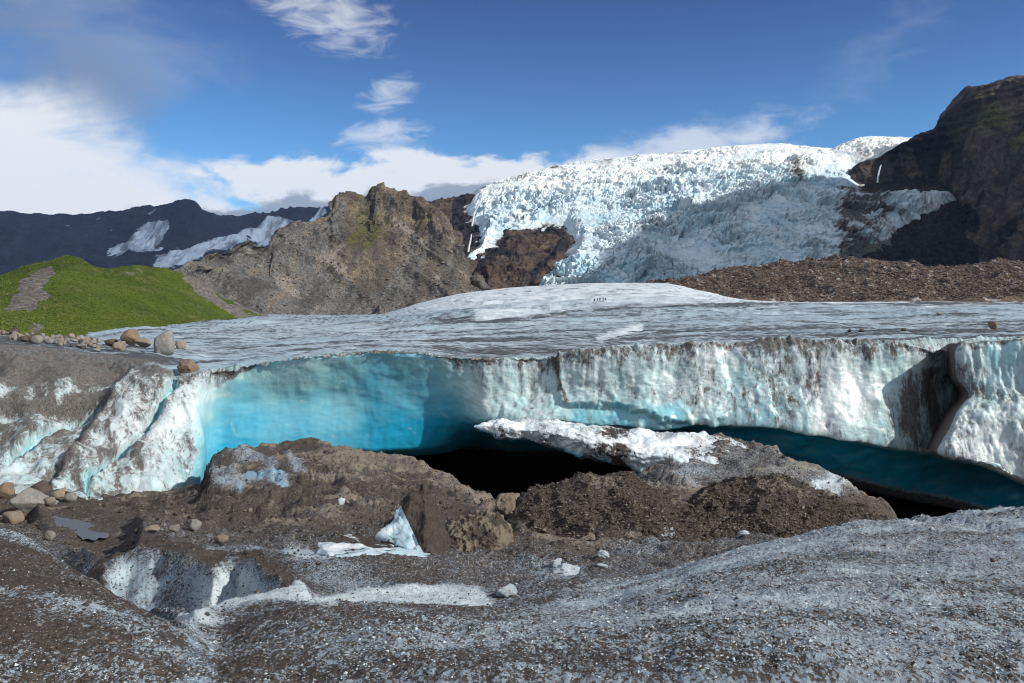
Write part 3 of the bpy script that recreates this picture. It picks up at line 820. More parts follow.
pale = .75 * sst(.42, .7, gul) * (1 - sst(3.0, 3.6, S.s)) * sst(-.3, .3, fbm(S.P, .006, 3, off=78)) + .7 * np.exp(-(polyline_dist(cx_, cy_, [(338,248),(322,258),(345,268)])[0] / 7) ** 2) + .75 * np.exp(-(polyline_dist(cx_, cy_, [(242,243),(262,262),(300,292),(322,312)])[0] / 8) ** 2) * sst(-.2, .2, r2)
moss = .10 + .50 * np.exp(-((cx_ - 372) / 26) ** 2 - ((cy_ - 222) / 22) ** 2) + .42 * np.exp(-((cx_ - 355) / 22) ** 2 - ((cy_ - 243) / 12) ** 2) + .25 * np.exp(-((cx_ - 400) / 40) ** 2 - ((cy_ - 280) / 24) ** 2)
scree = .22 + .80 * (1 - sst(275, 360, cx_ + (cy_ - 260) * .4)) + .55 * sst(262, 300, cy_ + fbm(S.P, .01, 3) * 20) + fbm(S.P * np.array([1, .3, .3]), .03, 4, off=8) * .7
scree *= 1 - .6 * sst(3.2, 3.8, S.s)
dk = .45 * np.exp(-((cx_ - 344) / 5) ** 2 - ((cy_ - 237) / 7) ** 2) * 2 + .1 * fbm(S.P, .02, 3) + .5 * np.exp(-((cx_ - 382) / 10) ** 2 - ((cy_ - 222) / 4) ** 2)
CRAG = S
o = grid_obj('mountain', S, M_crag, {'moss': moss, 'scree': scree, 'dark': dk, 'pale': pale})
tag(o, 'craggy brown mountain with grey scree slopes behind the green hill', 'mountain', kind='structure')

# green hill
M_grass = rock_mat('grass_hill', (.074, .104, .018), (.040, .062, .014), (.115, .118, .045), .035, .9, .5,
                   [('bare', (.105, .098, .092), (.15, .135, .115), .55)], rough=.95, spec=.05)
HCs = [(-700,300,210),(-200,285,220),(-60,282,230),(0,275,235),(30,264,240),(42,262,240),(50,260,240),(58,257,242),(68,255,245),(78,257,246),(95,266,250),(110,269,255),(125,267,260),(140,266,265),(155,268,270),(175,272,280),(200,282,285),(225,297,290),(250,309,295),(275,318,300),(300,325,300),(330,332,300)]
S = crest_sheet(usamp(-700, 330, .9, -40), [(u, r, y, np.interp(u, [-60, 60, 100, 200, 260, 330], [345, 343, 340, 329, 324, 334]), np.interp(u, [-60, 60, 100, 200, 260, 330], [95, 120, 150, 230, 270, 298])) for u, r, y in HCs],
                [(0, 0), (.4, .35), (.8, .75), (1, 1), (1.5, 1.2)], [50, 60, 40, 10])
hx, hy = S.px.copy(), S.row.copy()
S.normals()
S.P += S.N * (fbm(S.P, .035, 4, off=2) * 2.2 * sst(0, .6, S.s) * (1 - .6 * sst(2.4, 3, S.s)) + fbm(S.P, .35, 4, .6, off=4) * .35)[..., None]
S.normals()
nh = fbm(S.P, .06, 4, off=7)
bare = .95 * sst(-5, 5, poly_sd(hx, hy, [(5,309),(8,300),(22,282),(38,266),(50,265),(56,276),(42,296),(28,308)]) + nh * 8)
bare += .6 * np.exp(-((hx - 36) / 14) ** 2 - ((hy - 330) / 6) ** 2) + .5 * sst(150, 250, hx + nh * 50) * sst(-.1, .3, nh) + .75 * sst(195, 232, hx - (hy - 290) * 1.3 + nh * 40)
bare += .45 * np.exp(-((hx - 130) / 28) ** 2 - ((hy - 274) / 4) ** 2) + .10 * sst(.0, .4, fbm(S.P, .3, 3, off=17)) + .75 * sst(332, 340, hy + nh * 4)
HILL = S; HBARE = bare
o = grid_obj('hill', S, M_grass, {'bare': bare})
tag(o, 'bright green grassy hill with a bare grey gravel scar', 'hill', kind='structure')

# rock wall the icefall comes down over
M_wall = rock_mat('rust_rock', (.085, .060, .044), (.052, .042, .036), (.125, .092, .064), .012, .14, 3.0, [('moss', (.07, .075, .022), (.09, .08, .03), .5), ('dark', (.016, .015, .016), (.028, .026, .026), .4)], strata=.05)
def ice_col(u, crest, mid, low, foot):
    return (u, [(foot + 45, 1080), (low, 1250), (mid, 1430), (crest, 1780), (crest + 25, 2400)])
WC = [ice_col(390, 206, 240, 275, 312), ice_col(430, 203, 236, 272, 308), ice_col(455, 200, 230, 268, 300), ice_col(475, 194, 226, 264, 296), ice_col(490, 191, 224, 262, 294), ice_col(520, 181, 219, 258, 292), ice_col(560, 172, 216, 256, 290),
      ice_col(620, 163, 212, 252, 288), ice_col(700, 156, 198, 248, 290), ice_col(760, 150, 192, 240, 292), ice_col(800, 152, 189, 236, 292), ice_col(830, 155, 190, 236, 292), ice_col(850, 149, 190, 237, 292), ice_col(870, 143, 189, 238, 292), ice_col(905, 144, 190, 240, 292), ice_col(960, 165, 196, 245, 292), ice_col(1060, 200, 225, 255, 292)]
S = sheet(usamp(390, 1060, .62, 400, 990), WC, [150, 110, 120, 150, 16])
wx_, wy_ = S.px.copy(), S.row.copy()
base = S.P.copy(); baseN = S.N.copy()
# where ice covers the wall
wn = fbm(base, .012, 4, off=12) * 9 + fbm(base, .05, 3, off=14) * 4
ice_poly = [(470,188),(500,170),(560,150),(760,120),(1000,120),(1000,175),(920,172),(866,168),(853,172),(866,190),(905,188),(950,186),(966,196),(930,214),(905,230),(880,246),(860,262),(840,350),(500,350),(540,274),(562,254),(572,238),(566,226),(545,224),(520,228),(504,232),(492,244),(480,262),(466,268),(464,262),(474,248),(478,232),(474,222),(462,214),(470,202)]
sdi = poly_sd(wx_ + wn * .6, wy_ + wn * .35, ice_poly)
rr = ridged(base, .014, 5, .55)
rock = Sheet(); rock.P = base + baseN * ((rr - .45) * 13 + fbm(base, .06, 4) * 5 - 6 * sst(-4, 8, sdi))[..., None]; rock.N = baseN; rock.flip = S.flip
led = np.exp(-(polyline_dist(wx_, wy_, [(485,246),(520,254),(565,244)])[0] / 4) ** 2)
dkw = .65 * np.exp(-((sdi + 5) / 6) ** 2) + .25 * fbm(base, .02, 3) + .5 * led + .6 * (wx_ < 482) * (wx_ > 452) * np.exp(-((wy_ - 222) / 34) ** 2) + .9 * sst(820, 870, wx_) * sst(185, 200, wy_)  # rock along the ice edge painted darker as shadow
msw = .35 * np.exp(-((wx_ - 520) / 22) ** 2 - ((wy_ - 238) / 9) ** 2)
o = grid_obj('rock_wall', rock, M_wall, {'dark': dkw, 'moss': msw})
tag(o, 'brown rock wall showing through beside and below the icefall', 'rock wall', kind='structure')

# the icefall: broken blocks and fins of ice
M_fall = ice_mat('icefall_ice', .16, .02, white=(.84, .86, .84), blue=(.46, .62, .70), deep=(.14, .36, .46), dirt=(.07, .062, .056), dirt2=(.22, .20, .18), k_f=.8, k_c=.55, soft=.2, stretch=(1, 1, .6), bump=1.6, rough=.5, spec=.25, grey=(.46, .48, .49), blue_noise=.6)
X, Z = base[..., 0], base[..., 2]
Y = np.concatenate([np.zeros((1, base.shape[1])), np.cumsum(np.linalg.norm(np.diff(base, axis=0)[..., 1:], axis=-1), axis=0)])
Y = Y + fbm(base * np.array([1, 1, 0]), .006, 3, off=29) * 40
w1 = fbm(base, .01, 3, off=30) * 22
low = 1 - sst(2.15, 2.6, S.s)
w2 = fbm(base, .05, 3, off=37) * 9
w1 = w1 + w2
q1 = fbm(np.stack([X * .02, Y * .02, Z * 0], -1), 1, 3, off=41) * 26
f1, f2, rv = worley2((X + w1) / 21, (Y + w1 + q1) / 12, 1)
g1, g2, rv2 = worley2((X + w1 * .6) / 8 + 40, (Y - w1 + q1) / 6, 2)
h1, h2, rv3 = worley2((X - w1) / 60, (Y + w1 * 1.4 + q1) / 30, 3)
tilt = fbm(np.stack([X * .05, Y * .05, Z * 0], -1), 1, 3, off=42)
crev = ridged(np.stack([X * .010 + Y * .004, (Y + q1) * .027, Z * 0], -1), 1, 5, .62, off=43)
ser = (rv - .4) * 6.5 + tilt * 6 * (rv - .3) + (rv2 - .4) * 3.2 + (rv3 - .4) * 15 - 11 * np.clip(crev - .35, 0, 1) / .65
ser = ser - 4.5 * np.exp(-((f2 - f1) / .09) ** 2) * (rv3 > .3) + fbm(np.stack([X * .12, Y * .12, Z * 0], -1), 1, 4, .65, off=38) * 4.5 + fbm(base, .018, 4, off=39) * 8
crv = np.exp(-((f2 - f1) / .10) ** 2)
thick = sst(-1, 16, sdi)
calm = .75 + .55 * sst(0, 1, low)
slope = np.clip(np.hypot(baseN[..., 0], baseN[..., 1]) / .5, .4, 1.1)
mod = np.clip(.85 + fbm(base, .011, 3, off=45) * 1.3, .3, 1.45)
dser = ser * calm * slope * mod * sst(0, 10, sdi)
S.P = base + baseN * ((dser * .62 + 12) * thick - 6 * (1 - thick))[..., None]
S.P[..., 1] -= dser * .75 * thick
S.normals()
ib = .10 + .62 * low + .25 * crv + fbm(base, .012, 4, off=31) * .45 + .3 * (.5 - rv)  # lower part painted bluer for the shade lying on it
patch = fbm(base * np.array([1, .5, 1]), .012, 5, .6, off=33)
idd = .03 + .55 * sst(.02, .45, patch) * sst(2.2, 2.8, S.s) * (1 - sst(640, 760, wx_) * .7) + .22 * sst(0, .4, fbm(base, .03, 4, off=35)) * low
idd += .75 * sst(-5, 6, poly_sd(wx_ + wn, wy_ + wn * .5, [(838,196),(870,190),(884,205),(905,225),(890,262),(840,268),(838,240),(828,222)]) ) * (.62 + fbm(base, .03, 4, off=36) * 1.2)
idd += .55 * np.exp(-((wx_ - 797 - (wy_ - 180) * .25) / 7) ** 2 - ((wy_ - 178) / 16) ** 2) + .4 * np.exp(-((wx_ - 865) / 10) ** 2 - ((wy_ - 160) / 12) ** 2) + .5 * np.exp(-((sdi - 0) / 3) ** 2)
idd += .35 * crv * low * .6
idd += .35 * np.exp(-((wx_ - 660) / 40) ** 2 - ((wy_ - 232 - (wx_ - 660) * -.4) / 8) ** 2) * .7
o = grid_obj('icefall', S, M_fall, {'dirt': idd, 'blue': ib}, mask=sdi > -4)
tag(o, 'white and blue icefall of broken seracs pouring over the rock wall', 'icefall', kind='structure')

# dark mountain at the right, its crest out of the picture shaped to shade the icefall
M_dark = rock_mat('dark_rock', (.115, .086, .066), (.074, .060, .052), (.155, .118, .088), .010, .11, 3.5,
                  [('moss', (.10, .108, .030), (.12, .105, .04), .55), ('dark', (.012, .011, .013), (.022, .02, .02), .5)], strata=.06, streak=.05)
def dm(u, row, Y, foot, fY, c1=.5, y1=.45, c2=.85, y2=.8):
    return (u, [(foot, fY), (foot + (row - foot) * c1, fY + (Y - fY) * y1), (foot + (row - foot) * c2, fY + (Y - fY) * y2), (row, Y), (row + (2 if u < 1060 else 40), Y * 1.05), (row + (120 if u < 1060 else 560), Y * 1.22)])
DC = [dm(846,176,1500,205,1470), dm(852,169,1495,205,1465), dm(860,163,1490,206,1460), (dm(875,158,1490,208,1455)), dm(888,150,1495,212,1450), dm(900,143,1500,220,1450), dm(912,139,1510,240,1450), dm(923,135,1520,258,1450), dm(935,130,1520,268,1430), dm(938,122,1520,272,1415), dm(942,113,1520,276,1400),
      dm(950,105,1500,282,1370), dm(958,98,1490,286,1330), dm(966,90,1480,288,1270), dm(975,86,1460,289,1200), dm(990,83,1440,290,1110), dm(1005,81,1420,290,1030), dm(1020,77,1400,291,960), dm(1060,56,1370,292,800), dm(1120,30,1340,292,780), dm(1249,-37,1244,293,740), dm(1278,-91,1196,293,720), dm(1341,-218,1105,293,680), dm(1447,-332,980,294,620), dm(1620,-483,827,294,540), dm(2000,-740,616,294,420), dm(2250,-600,540,294,380)]
S = SD = sheet(usamp(846, 2250, .8, 800, 1050), DC, [110, 110, 60, 8, 10])
dx_, dy_ = S.px.copy(), S.row.copy()
r1 = ridged(S.P, np.array([.009, .009, .006]), 6, .55); r2 = fbm(S.P, .03, 5, .6, off=6)
S.P += S.N * (((r1 - .4) * 34 + r2 * 9) * (1 - .5 * sst(2.4, 3, S.s)) * sst(0, .3, S.s) * (1 - .6 * (1 - sst(850, 920, dx_))))[..., None]
lay = np.abs(((S.P[..., 2] + r2 * 6) / 16) % 1 - .5)
S.P[..., 0] -= (lay - .25) * 14 * sst(1.2, 2.2, S.s) * (1 - sst(2.7, 3, S.s))
S.normals()
moss = .52 * np.exp(-((dx_ - 1010) / 55) ** 2 - ((dy_ - 125) / 30) ** 2) + .30 * sst(250, 285, dy_) * (1 - sst(985, 1024, dx_)) + fbm(S.P, .01, 3, off=8) * .45 + .1
dk = .45 * (1 - sst(900, 960, dx_)) + .50 * sst(0, .3, fbm(S.P * np.array([1, 1, .25]), .02, 4, off=9)) + .4 * np.exp(-((dy_ - 218) / 20) ** 2)  # dark patches paint deeper shadow into the rock colour
o = grid_obj('mountain', S, M_dark, {'moss': moss, 'dark': dk})
tag(o, 'steep dark mountain in shadow to the right of the icefall', 'mountain', kind='structure')

# brown moraine band at the right
M_mor = rock_mat('moraine_rubble', (.125, .088, .066), (.085, .064, .052), (.17, .13, .10), .06, .6, 1.0, [('pale', (.36, .36, .36), (.24, .22, .2), .5)])
MC = [(610,292,700),(640,286,690),(660,281,685),(690,275,680),(720,271,680),(760,265,680),(800,261,680),(840,259,680),(880,261,680),(910,264,680),(940,265,680),(980,263,670),(1024,261,660),(1300,255,620),(1700,250,600)]
S = crest_sheet(usamp(610, 1700, .8, 600, 1050), [(u, r, y, np.interp(u, [610, 640, 700, 760, 1024], [300, 299, 304, 305, 305]), np.interp(u, [610, 700, 1024], [640, 520, 490])) for u, r, y in MC],
                [(0, 0), (.45, .4), (.85, .8), (1, 1), (1.6, 1.2)], [40, 60, 40, 16])
mx_, my_ = S.px.copy(), S.row.copy()
h1, h2, rv = worley2(S.P[..., 0] / 3.2, S.P[..., 1] / 4.5, 7)
k1, k2, rk = worley2(S.P[..., 0] / 7.5, S.P[..., 1] / 11, 8)
S.P[..., 2] += sst(0, .3, S.s) * ((rv - .4) * 1.5 * (1 - h1) + np.maximum(rk - .6, 0) * 5 * np.maximum(1 - k1 * 1.6, 0) + (ridged(S.P, .022, 5) - .4) * 6)
S.normals()
pale = .7 * (rv > .93) + .55 * np.exp(-((mx_ - 668) / 30) ** 2 - ((my_ - 298) / 4) ** 2) + .5 * np.exp(-((mx_ - 745) / 20) ** 2 - ((my_ - 299) / 3) ** 2)
MOR = S
o = grid_obj('moraine', S, M_mor, {'pale': pale})
tag(o, 'low brown ridge of rubble between the flat glacier and the icefall', 'moraine', kind='structure')
# ------------------------------------------------------------------ water
M_water, nt, b_, co = new_mat('melt_water')
nt.put(b_.inputs['Base Color'], (.10, .105, .11)); b_.inputs['Roughness'].default_value = .3
nt.put(b_.inputs['Normal'], nt.n('ShaderNodeBump', None, Height=nt.noise(co, 5, 3), Strength=.3, Distance=.02).outputs[0])
def pool(name, pts, zz, label):
    V = []
    pts = [(x * (1 - t) + x2 * t, y * (1 - t) + y2 * t) for (x, y), (x2, y2) in zip(pts, pts[1:] + pts[:1]) for t in (0, .25, .5, .75)]
    for px, row in pts:
        px += math.sin(row * 1.7 + px * .3) * 3; row += math.sin(px * .55) * 1.1
        Y = (CAMZ - zz) * F / (row - HZ)
        V.append(((px - CX) / F * Y, Y, zz))
    bm = bmesh.new()
    f = bm.faces.new([bm.verts.new(v) for v in V])
    bmesh.ops.recalc_face_normals(bm, faces=[f])
    me = bpy.data.meshes.new(name); bm.to_mesh(me); bm.free(); me.materials.append(M_water)
    o = bpy.data.objects.new(name, me); COL.objects.link(o)
    return tag(o, label, 'water', kind='structure')
cxp, cyp = np.mean([p[0] for p in POOL]), np.mean([p[1] for p in POOL])
pool('water', [(cxp + (x - cxp) * 1.05, cyp - .8 + (y - cyp) * 1.0) for x, y in POOL], POOL_Z - .015, 'shallow grey melt pool between boulders and the brown mud at the left')

# ------------------------------------------------------------------ mud mounds
M_mud = ice_mat('brown_mud', 8, 1.6, white=(.55, .60, .64), blue=(.30, .42, .5), dirt=(.038, .031, .026), dirt2=(.078, .063, .051), k_f=.6, k_c=.5, soft=.10, bump=.06, rough=.6, spec=.2, grey=(.2, .22, .24), grain=14, k_g=.35, tan=(.16, .132, .100))
def mound(ctrl, label, lump, tan_fn, ice_fn=None, ustep=1.2, name='mud_mound', cat='mound', amp=1.0, group='heaps of brown mud below the ice front'):
    S = sheet(np.arange(ctrl[0][0], ctrl[-1][0] + .1, ustep), ctrl, [50, 50, 30, 4])
    px, rw = S.px.copy(), S.row.copy()
    n0 = sst(0, .05, S.s)
    S.P += S.N * (fbm(S.P, .8, 4, off=lump) * .28 + (ridged(S.P, 1.1, 5, .6, off=lump) - .4) * .26 + fbm(S.P, 4.5, 4, .6, off=lump) * .06)[..., None] * amp
    if amp < 1: S.P += S.N * (ridged(S.P, 3.2, 5, .65, off=lump) * .16 + fbm(S.P, 9, 4, .65, off=lump) * .05)[..., None]
    S.normals()
    t = tan_fn(px, rw, S)
    d = 1.15 - (ice_fn(px, rw, S) if ice_fn else 0)
    P0 = S.P[-1, S.P.shape[1] // 2]
    o = grid_obj(name, S, M_mud, {'dirt': d + S.s * 0, 'blue': np.full(S.s.shape, .3), 'tan': t + S.s * 0}, origin=Vector((P0[0], P0[1], S.P[..., 2].min())))
    tag(o, label, cat, group)
    return S
mA = [(498,[(556,20.3),(550,21.2),(540,22.3),(550,23.5),(560,24)]),(512,[(566,20),(535,21.8),(512,23.6),(540,27),(590,28)]),(535,[(572,19.8),(522,22.2),(492,24.6),(540,30),(600,31)]),(575,[(574,19.8),(513,22.6),(480,25.2),(540,31),(600,32)]),
      (612,[(574,19.8),(510,22.8),(476,25.5),(540,31),(600,32)]),(645,[(572,20),(514,23),(485,25.6),(535,31),(600,32)]),(680,[(566,20.5),(522,23.4),(501,25.8),(535,30),(590,31)]),(708,[(560,21),(533,23.4),(516,25.5),(535,29),(580,30)]),(735,[(552,21.6),(543,22.6),(538,24),(545,26),(560,27)])]
SMA = mound(mA, 'large rounded mound of crumbly brown mud in the middle, before the black hollow', 3.0,
      lambda px, rw, S: .12 + .75 * sst(1.2, 1.85, S.s) * (1 - sst(1.95, 2.2, S.s)) * sst(-.2, .35, fbm(S.P, .9, 4, off=2)) * (1 - sst(600, 720, px) * .5) + .2 * fbm(S.P, .5, 3),
      lambda px, rw, S: .75 * np.exp(-((px - 668) / 22) ** 2 - ((rw - 538) / 12) ** 2) * (.5 + fbm(S.P, 1.4, 4, off=5)))
mB = [(668,[(540,23.2),(532,24.4),(524,25.6),(535,27),(550,28)]),(700,[(552,22.6),(516,25),(494,26.8),(540,31),(590,32)]),(738,[(560,22),(508,25),(480,27.4),(540,32),(600,33)]),(772,[(560,22),(506,25),(475,27.8),(540,32),(600,33)]),
      (815,[(552,22.6),(511,25.6),(490,28),(540,32),(600,33)]),(856,[(544,23.6),(520,26),(507,28),(530,31),(580,32)]),(888,[(536,24.6),(527,26),(523,27),(530,28),(550,29)])]
SMB = mound(mB, 'lower mound of brown mud at the right, in front of the blue undercut', 9.0,
      lambda px, rw, S: .12 + .8 * sst(1.1, 1.8, S.s) * (1 - sst(1.95, 2.2, S.s)) * sst(-.25, .3, fbm(S.P, .9, 4, off=12)) * (1 - sst(780, 850, px) * .6),
      lambda px, rw, S: .6 * np.exp(-((px - 735) / 40) ** 2 - ((rw - 548) / 8) ** 2) * (.5 + fbm(S.P, 1.4, 4, off=5)))

mC = [(442,[(560,19.5),(556,19.7),(552,19.9),(556,20.5),(564,21)]),(447,[(562,19.3),(547,19.6),(529,20.1),(540,21.5),(566,22)]),(458,[(562,19.1),(541,19.5),(520,20.2),(536,22),(566,23)]),(480,[(561,19.1),(539,19.6),(515,20.4),(534,22.4),(566,23.4)]),
      (497,[(560,19.2),(538,19.7),(514,20.5),(534,22.4),(566,23.4)]),(505,[(558,19.5),(543,19.9),(524,20.6),(538,22),(564,23)]),(512,[(556,20),(552,20.3),(548,20.7),(552,21.4),(562,22)])]
mound(mC, 'big crumbly tan clod of mud right of the pointed ice block', 15.0, lambda px, rw, S: .72 + .7 * fbm(S.P, 1.5, 3), ustep=.8, name='mud_clod', cat='clod', amp=.35, group='clods of dried mud')

# ------------------------------------------------------------------ slabs and lumps of ice
M_slab = ice_mat('dirty_slab_ice', 7, .9, white=(.70, .74, .75), blue=(.30, .50, .58), deep=(.02, .30, .50), dirt=(.036, .030, .026), dirt2=(.070, .057, .047), k_f=1.1, k_c=.7, soft=.14, stretch=(1, 1, .7), bump=.05, rough=.5, grey=(.32, .35, .37), grain=14, k_g=.35)
sl_ = [(474,[(427,37),(426.5,36.6),(426.5,36.2),(427,36.2),(427,36.8)]),(486,[(424,38),(422.5,36.9),(426,35.9),(430,36),(428,37.6)]),(510,[(423,38.6),(420.5,37),(429,35.5),(438,35.7),(432,38)]),(545,[(424,38.8),(421,37.2),(432,35.3),(446,35.6),(438,38.4)]),(600,[(431,39),(428,37.4),(445,35),(460,35.4),(450,38.8)]),
       (650,[(435,39.5),(432,37.8),(455,34.8),(475,35),(462,39)]),(700,[(440,40),(437,38.4),(463,34.6),(491,34.6),(480,39)]),(745,[(449,40.5),(445,39),(470,35),(502,34),(495,39)]),(790,[(466,40),(462,38.6),(485,35.4),(508,33.5),(510,38)])]
S = sheet(np.arange(474, 790, 1.2), sl_, [14, 40, 36, 16])
sx_, sy_ = S.px.copy(), S.row.copy()
S.P += S.N * (fbm(S.P, .9, 4, off=51) * .30 + fbm(S.P, 3, 4, .6, off=52) * .09)[..., None]
S.normals()
sd = .10 + fbm(S.P, .7, 4, off=53) * .5 + .55 * sst(680, 740, sx_ + fbm(S.P, .8, 3) * 40) + .65 * np.exp(-((sx_ - 612 - (sy_ - 445) * .1) / 24) ** 2) * sst(-.3, .3, fbm(S.P, 1.2, 4, off=55) + .25) + .3 * np.exp(-((sx_ - 540) / 14) ** 2)
sb = .15 + fbm(S.P, .6, 3, off=54) * .4 + 1.6 * sst(2.6, 3.1, S.s) * (1 - sst(620, 680, sx_))
o = grid_obj('ice_slab', S, M_slab, {'dirt': sd, 'blue': sb}, origin=Vector(PT(640, 480, 36)))
tag(o, 'long dirty white slab of ice jutting over the black hollow under the front', 'ice slab', 'loose pieces of ice below the front')

def facet_block(name, verts, faces, amp, mat, attr_fn, label, cat, cuts=24, seed=0, group='loose pieces of ice below the front'):
    """a block of ice given by corners (px,row,Y) and faces tagged with what covers them"""
    P = [PT(*v) for v in verts]
    bm = bmesh.new()
    L1 = bm.verts.layers.float.new('dirt'); L2 = bm.verts.layers.float.new('blue'); L3 = bm.verts.layers.float.new('tan')
    vs = [bm.verts.new(p) for p in P]
    fl_ = bm.faces.layers.int.new('kind')
    for fc, kd in faces:
        f = bm.faces.new([vs[i] for i in fc]); f[fl_] = kd
    bmesh.ops.triangulate(bm, faces=bm.faces[:])
    bmesh.ops.recalc_face_normals(bm, faces=bm.faces[:])
    bmesh.ops.subdivide_edges(bm, edges=bm.edges[:], cuts=cuts, use_grid_fill=True)
    bmesh.ops.smooth_vert(bm, verts=bm.verts[:], factor=.5, use_axis_x=True, use_axis_y=True, use_axis_z=True)
    bm.normal_update()
    co_ = np.array([v.co[:] for v in bm.verts]); no_ = np.array([v.normal[:] for v in bm.verts])
    d_ = fbm(co_, 1.6, 4, off=seed) * amp + fbm(co_, 6, 4, .6, off=seed + 3) * amp * .4
    co2 = co_ + no_ * d_[:, None]
    wob_ = fbm(co_, 2.5, 4, off=seed + 7)
    for i, v in enumerate(bm.verts):
        v.co = co2[i]
        ks = [f[fl_] for f in v.link_faces]
        v[L1], v[L2] = attr_fn(sum(ks) / len(ks), wob_[i])
        v[L3] = .2
    for f in bm.faces: f.smooth = True
    me = bpy.data.meshes.new(name); 
    o0 = Vector(P[np.argmin([p[2] for p in P])])
    bmesh.ops.translate(bm, verts=bm.verts[:], vec=-o0)
    bm.to_mesh(me); bm.free(); me.materials.append(mat)
    o = bpy.data.objects.new(name, me); o.location = o0; COL.objects.link(o)
    return tag(o, label, cat, group)
# kind 0 = bare ice, 1 = mud skin
def ice_or_mud(k, w_):
    return (min(1.3, k * 1.35 + w_ * .55 - .02), .50 + w_ * 1.0)
facet_block('ice_pyramid', [(424,481,18.2),(400,503,17.6),(376,536,17.0),(428,562,15.8),(452,560,17.4),(414,548,20.5),(446,520,18.6)],
            [((1,2,3),0),((0,1,3),1),((0,3,6),1),((6,3,4),1),((0,6,5),1),((6,4,5),1),((0,5,1),1),((1,5,2),1),((2,5,4,3),1)], .17, M_slab, ice_or_mud,
            'pointed block of ice with a brown mud skin and one bare blue face', 'ice block', seed=2)
facet_block('ice_slab', [(318,541,15.6),(352,534,16.4),(392,545,16.2),(398,549,14.9),(330,556,14.4),(316,556,14.9),(360,562,16.2)],
            [((0,1,2,3),1),((0,3,4),0),((0,4,5),0),((3,2,6,4),0),((0,5,6,1),1),((1,6,2),1),((4,6,5),1)], .07, M_slab, lambda k, w_: (k * .75 + w_ * .9 + .12, .35 + w_ * .6),
            'small white wedge of ice with a dark mud top left of the pointed block', 'ice slab', seed=12)
facet_block('ice_slab', [(332,556,14.3),(398,546,15.3),(430,552,15.4),(464,572,14.0),(440,578,13.4),(370,566,13.6),(400,575,15.6)],
            [((0,1,2,3),0),((0,3,5),0),((3,4,5),0),((0,5,6,1),1),((1,6,2),1),((2,6,4,3),1),((4,6,5),1)], .06, M_slab, lambda k, w_: (k * .9 + w_ * .9 + .16, .75 + w_ * .8),
            'flat bluish wedge of ice lying in front of the pointed block', 'ice slab', seed=22)

# ------------------------------------------------------------------ stones
def stone_mat(name, c1, c2, c3):
    m, nt, b, co = new_mat(name)
    n = nt.noise(co, 2.2, 6, .65); n2 = nt.noise(co, 14, 5, .7)
    col = nt.mix(nt.sst(n, .38, .62), c1, c2); col = nt.mix(nt.sst(n2, .5, .68, 0, .8), col, c3)
    nt.put(b.inputs['Base Color'], col); b.inputs['Roughness'].default_value = .9; b.inputs['Specular IOR Level'].default_value = .15
    nt.put(b.inputs['Normal'], nt.n('ShaderNodeBump', None, Height=n2, Strength=.7, Distance=.06).outputs[0])
    return m
SM = {'tan': stone_mat('tan_stone', (.25, .20, .15), (.19, .16, .125), (.33, .28, .22)), 'grey': stone_mat('grey_stone', (.23, .22, .20), (.17, .16, .15), (.32, .31, .29)),
      'dark': stone_mat('dark_stone', (.085, .070, .058), (.06, .05, .043), (.13, .11, .09)), 'rust': stone_mat('rusty_stone', (.20, .145, .10), (.15, .11, .08), (.26, .20, .15)),
      'ice': ice_mat('lump_ice', 12, 2.5, white=(.58, .63, .65), blue=(.36, .48, .54), k_f=1.0, k_c=.6, soft=.2, bump=.05, grain=20, k_g=.4)}
SM['clod'] = stone_mat('dry_mud', (.19, .155, .115), (.115, .092, .070), (.26, .215, .165))
SMESH = {}
def stone_mesh(var, mat, name='stone'):
    key = (var, mat, name)
    if key in SMESH: return SMESH[key]
    rg = np.random.default_rng(100 + var)
    bm = bmesh.new(); bmesh.ops.create_icosphere(bm, subdivisions=5 if name == 'mud_clod' else 4 if var < 5 else 3, radius=1)
    dv = np.array([v.co[:] for v in bm.verts])
    npl = 10 if mat != 'ice' else 9
    pn = rg.normal(size=(npl, 3)); pn /= np.linalg.norm(pn, axis=1)[:, None]
    pd = rg.uniform(.50, .80, npl)
    dt = dv @ pn.T
    r = np.min(np.where(dt > .05, pd / np.maximum(dt, .05), 9), axis=1)
    r = np.minimum(r, 1.05)
    p = dv * r[:, None]
    am = .5 if mat == 'ice' else (.16 if name == 'mud_clod' else .085)
    p = p * (1 + fbm(p, 2.2, 4, .6, off=var * 3) * am + fbm(p, 6, 4, .65, off=var) * (.03 + am * .4))[:, None]
    if name == 'mud_clod': p = p * (1 + fbm(p, 9, 5, .7, off=5) * .09)[:, None]
    p = p * np.array([1, .85, .72])
    p /= np.abs(p[:, 0]).max()
    p[:, 2] -= p[:, 2].min()
    for i, v in enumerate(bm.verts): v.co = p[i]
    for f in bm.faces: f.smooth = True
    try:
        for e in bm.edges:
            if len(e.link_faces) == 2 and e.calc_face_angle(0) > .5: e.smooth = False
    except Exception: pass
    me = bpy.data.meshes.new(name); bm.to_mesh(me); bm.free(); me.materials.append(SM[mat])
    at = me.attributes.new('dirt', 'FLOAT', 'POINT'); at.data.foreach_set('value', (np.clip(.16 + fbm(p, 2, 3, off=var) * .5 - p[:, 2] * .1, -1, 1) + (1.3 if mat == 'clod' else 0)).astype(np.float32))
    at = me.attributes.new('blue', 'FLOAT', 'POINT'); at.data.foreach_set('value', np.full(len(p), .25, np.float32))
    at = me.attributes.new('tan', 'FLOAT', 'POINT'); at.data.foreach_set('value', np.clip(.65 + p[:, 2] * .5 + fbm(p, 3, 3) * .5, 0, 1.2).astype(np.float32))
    SMESH[key] = me
    return me
NST = 0
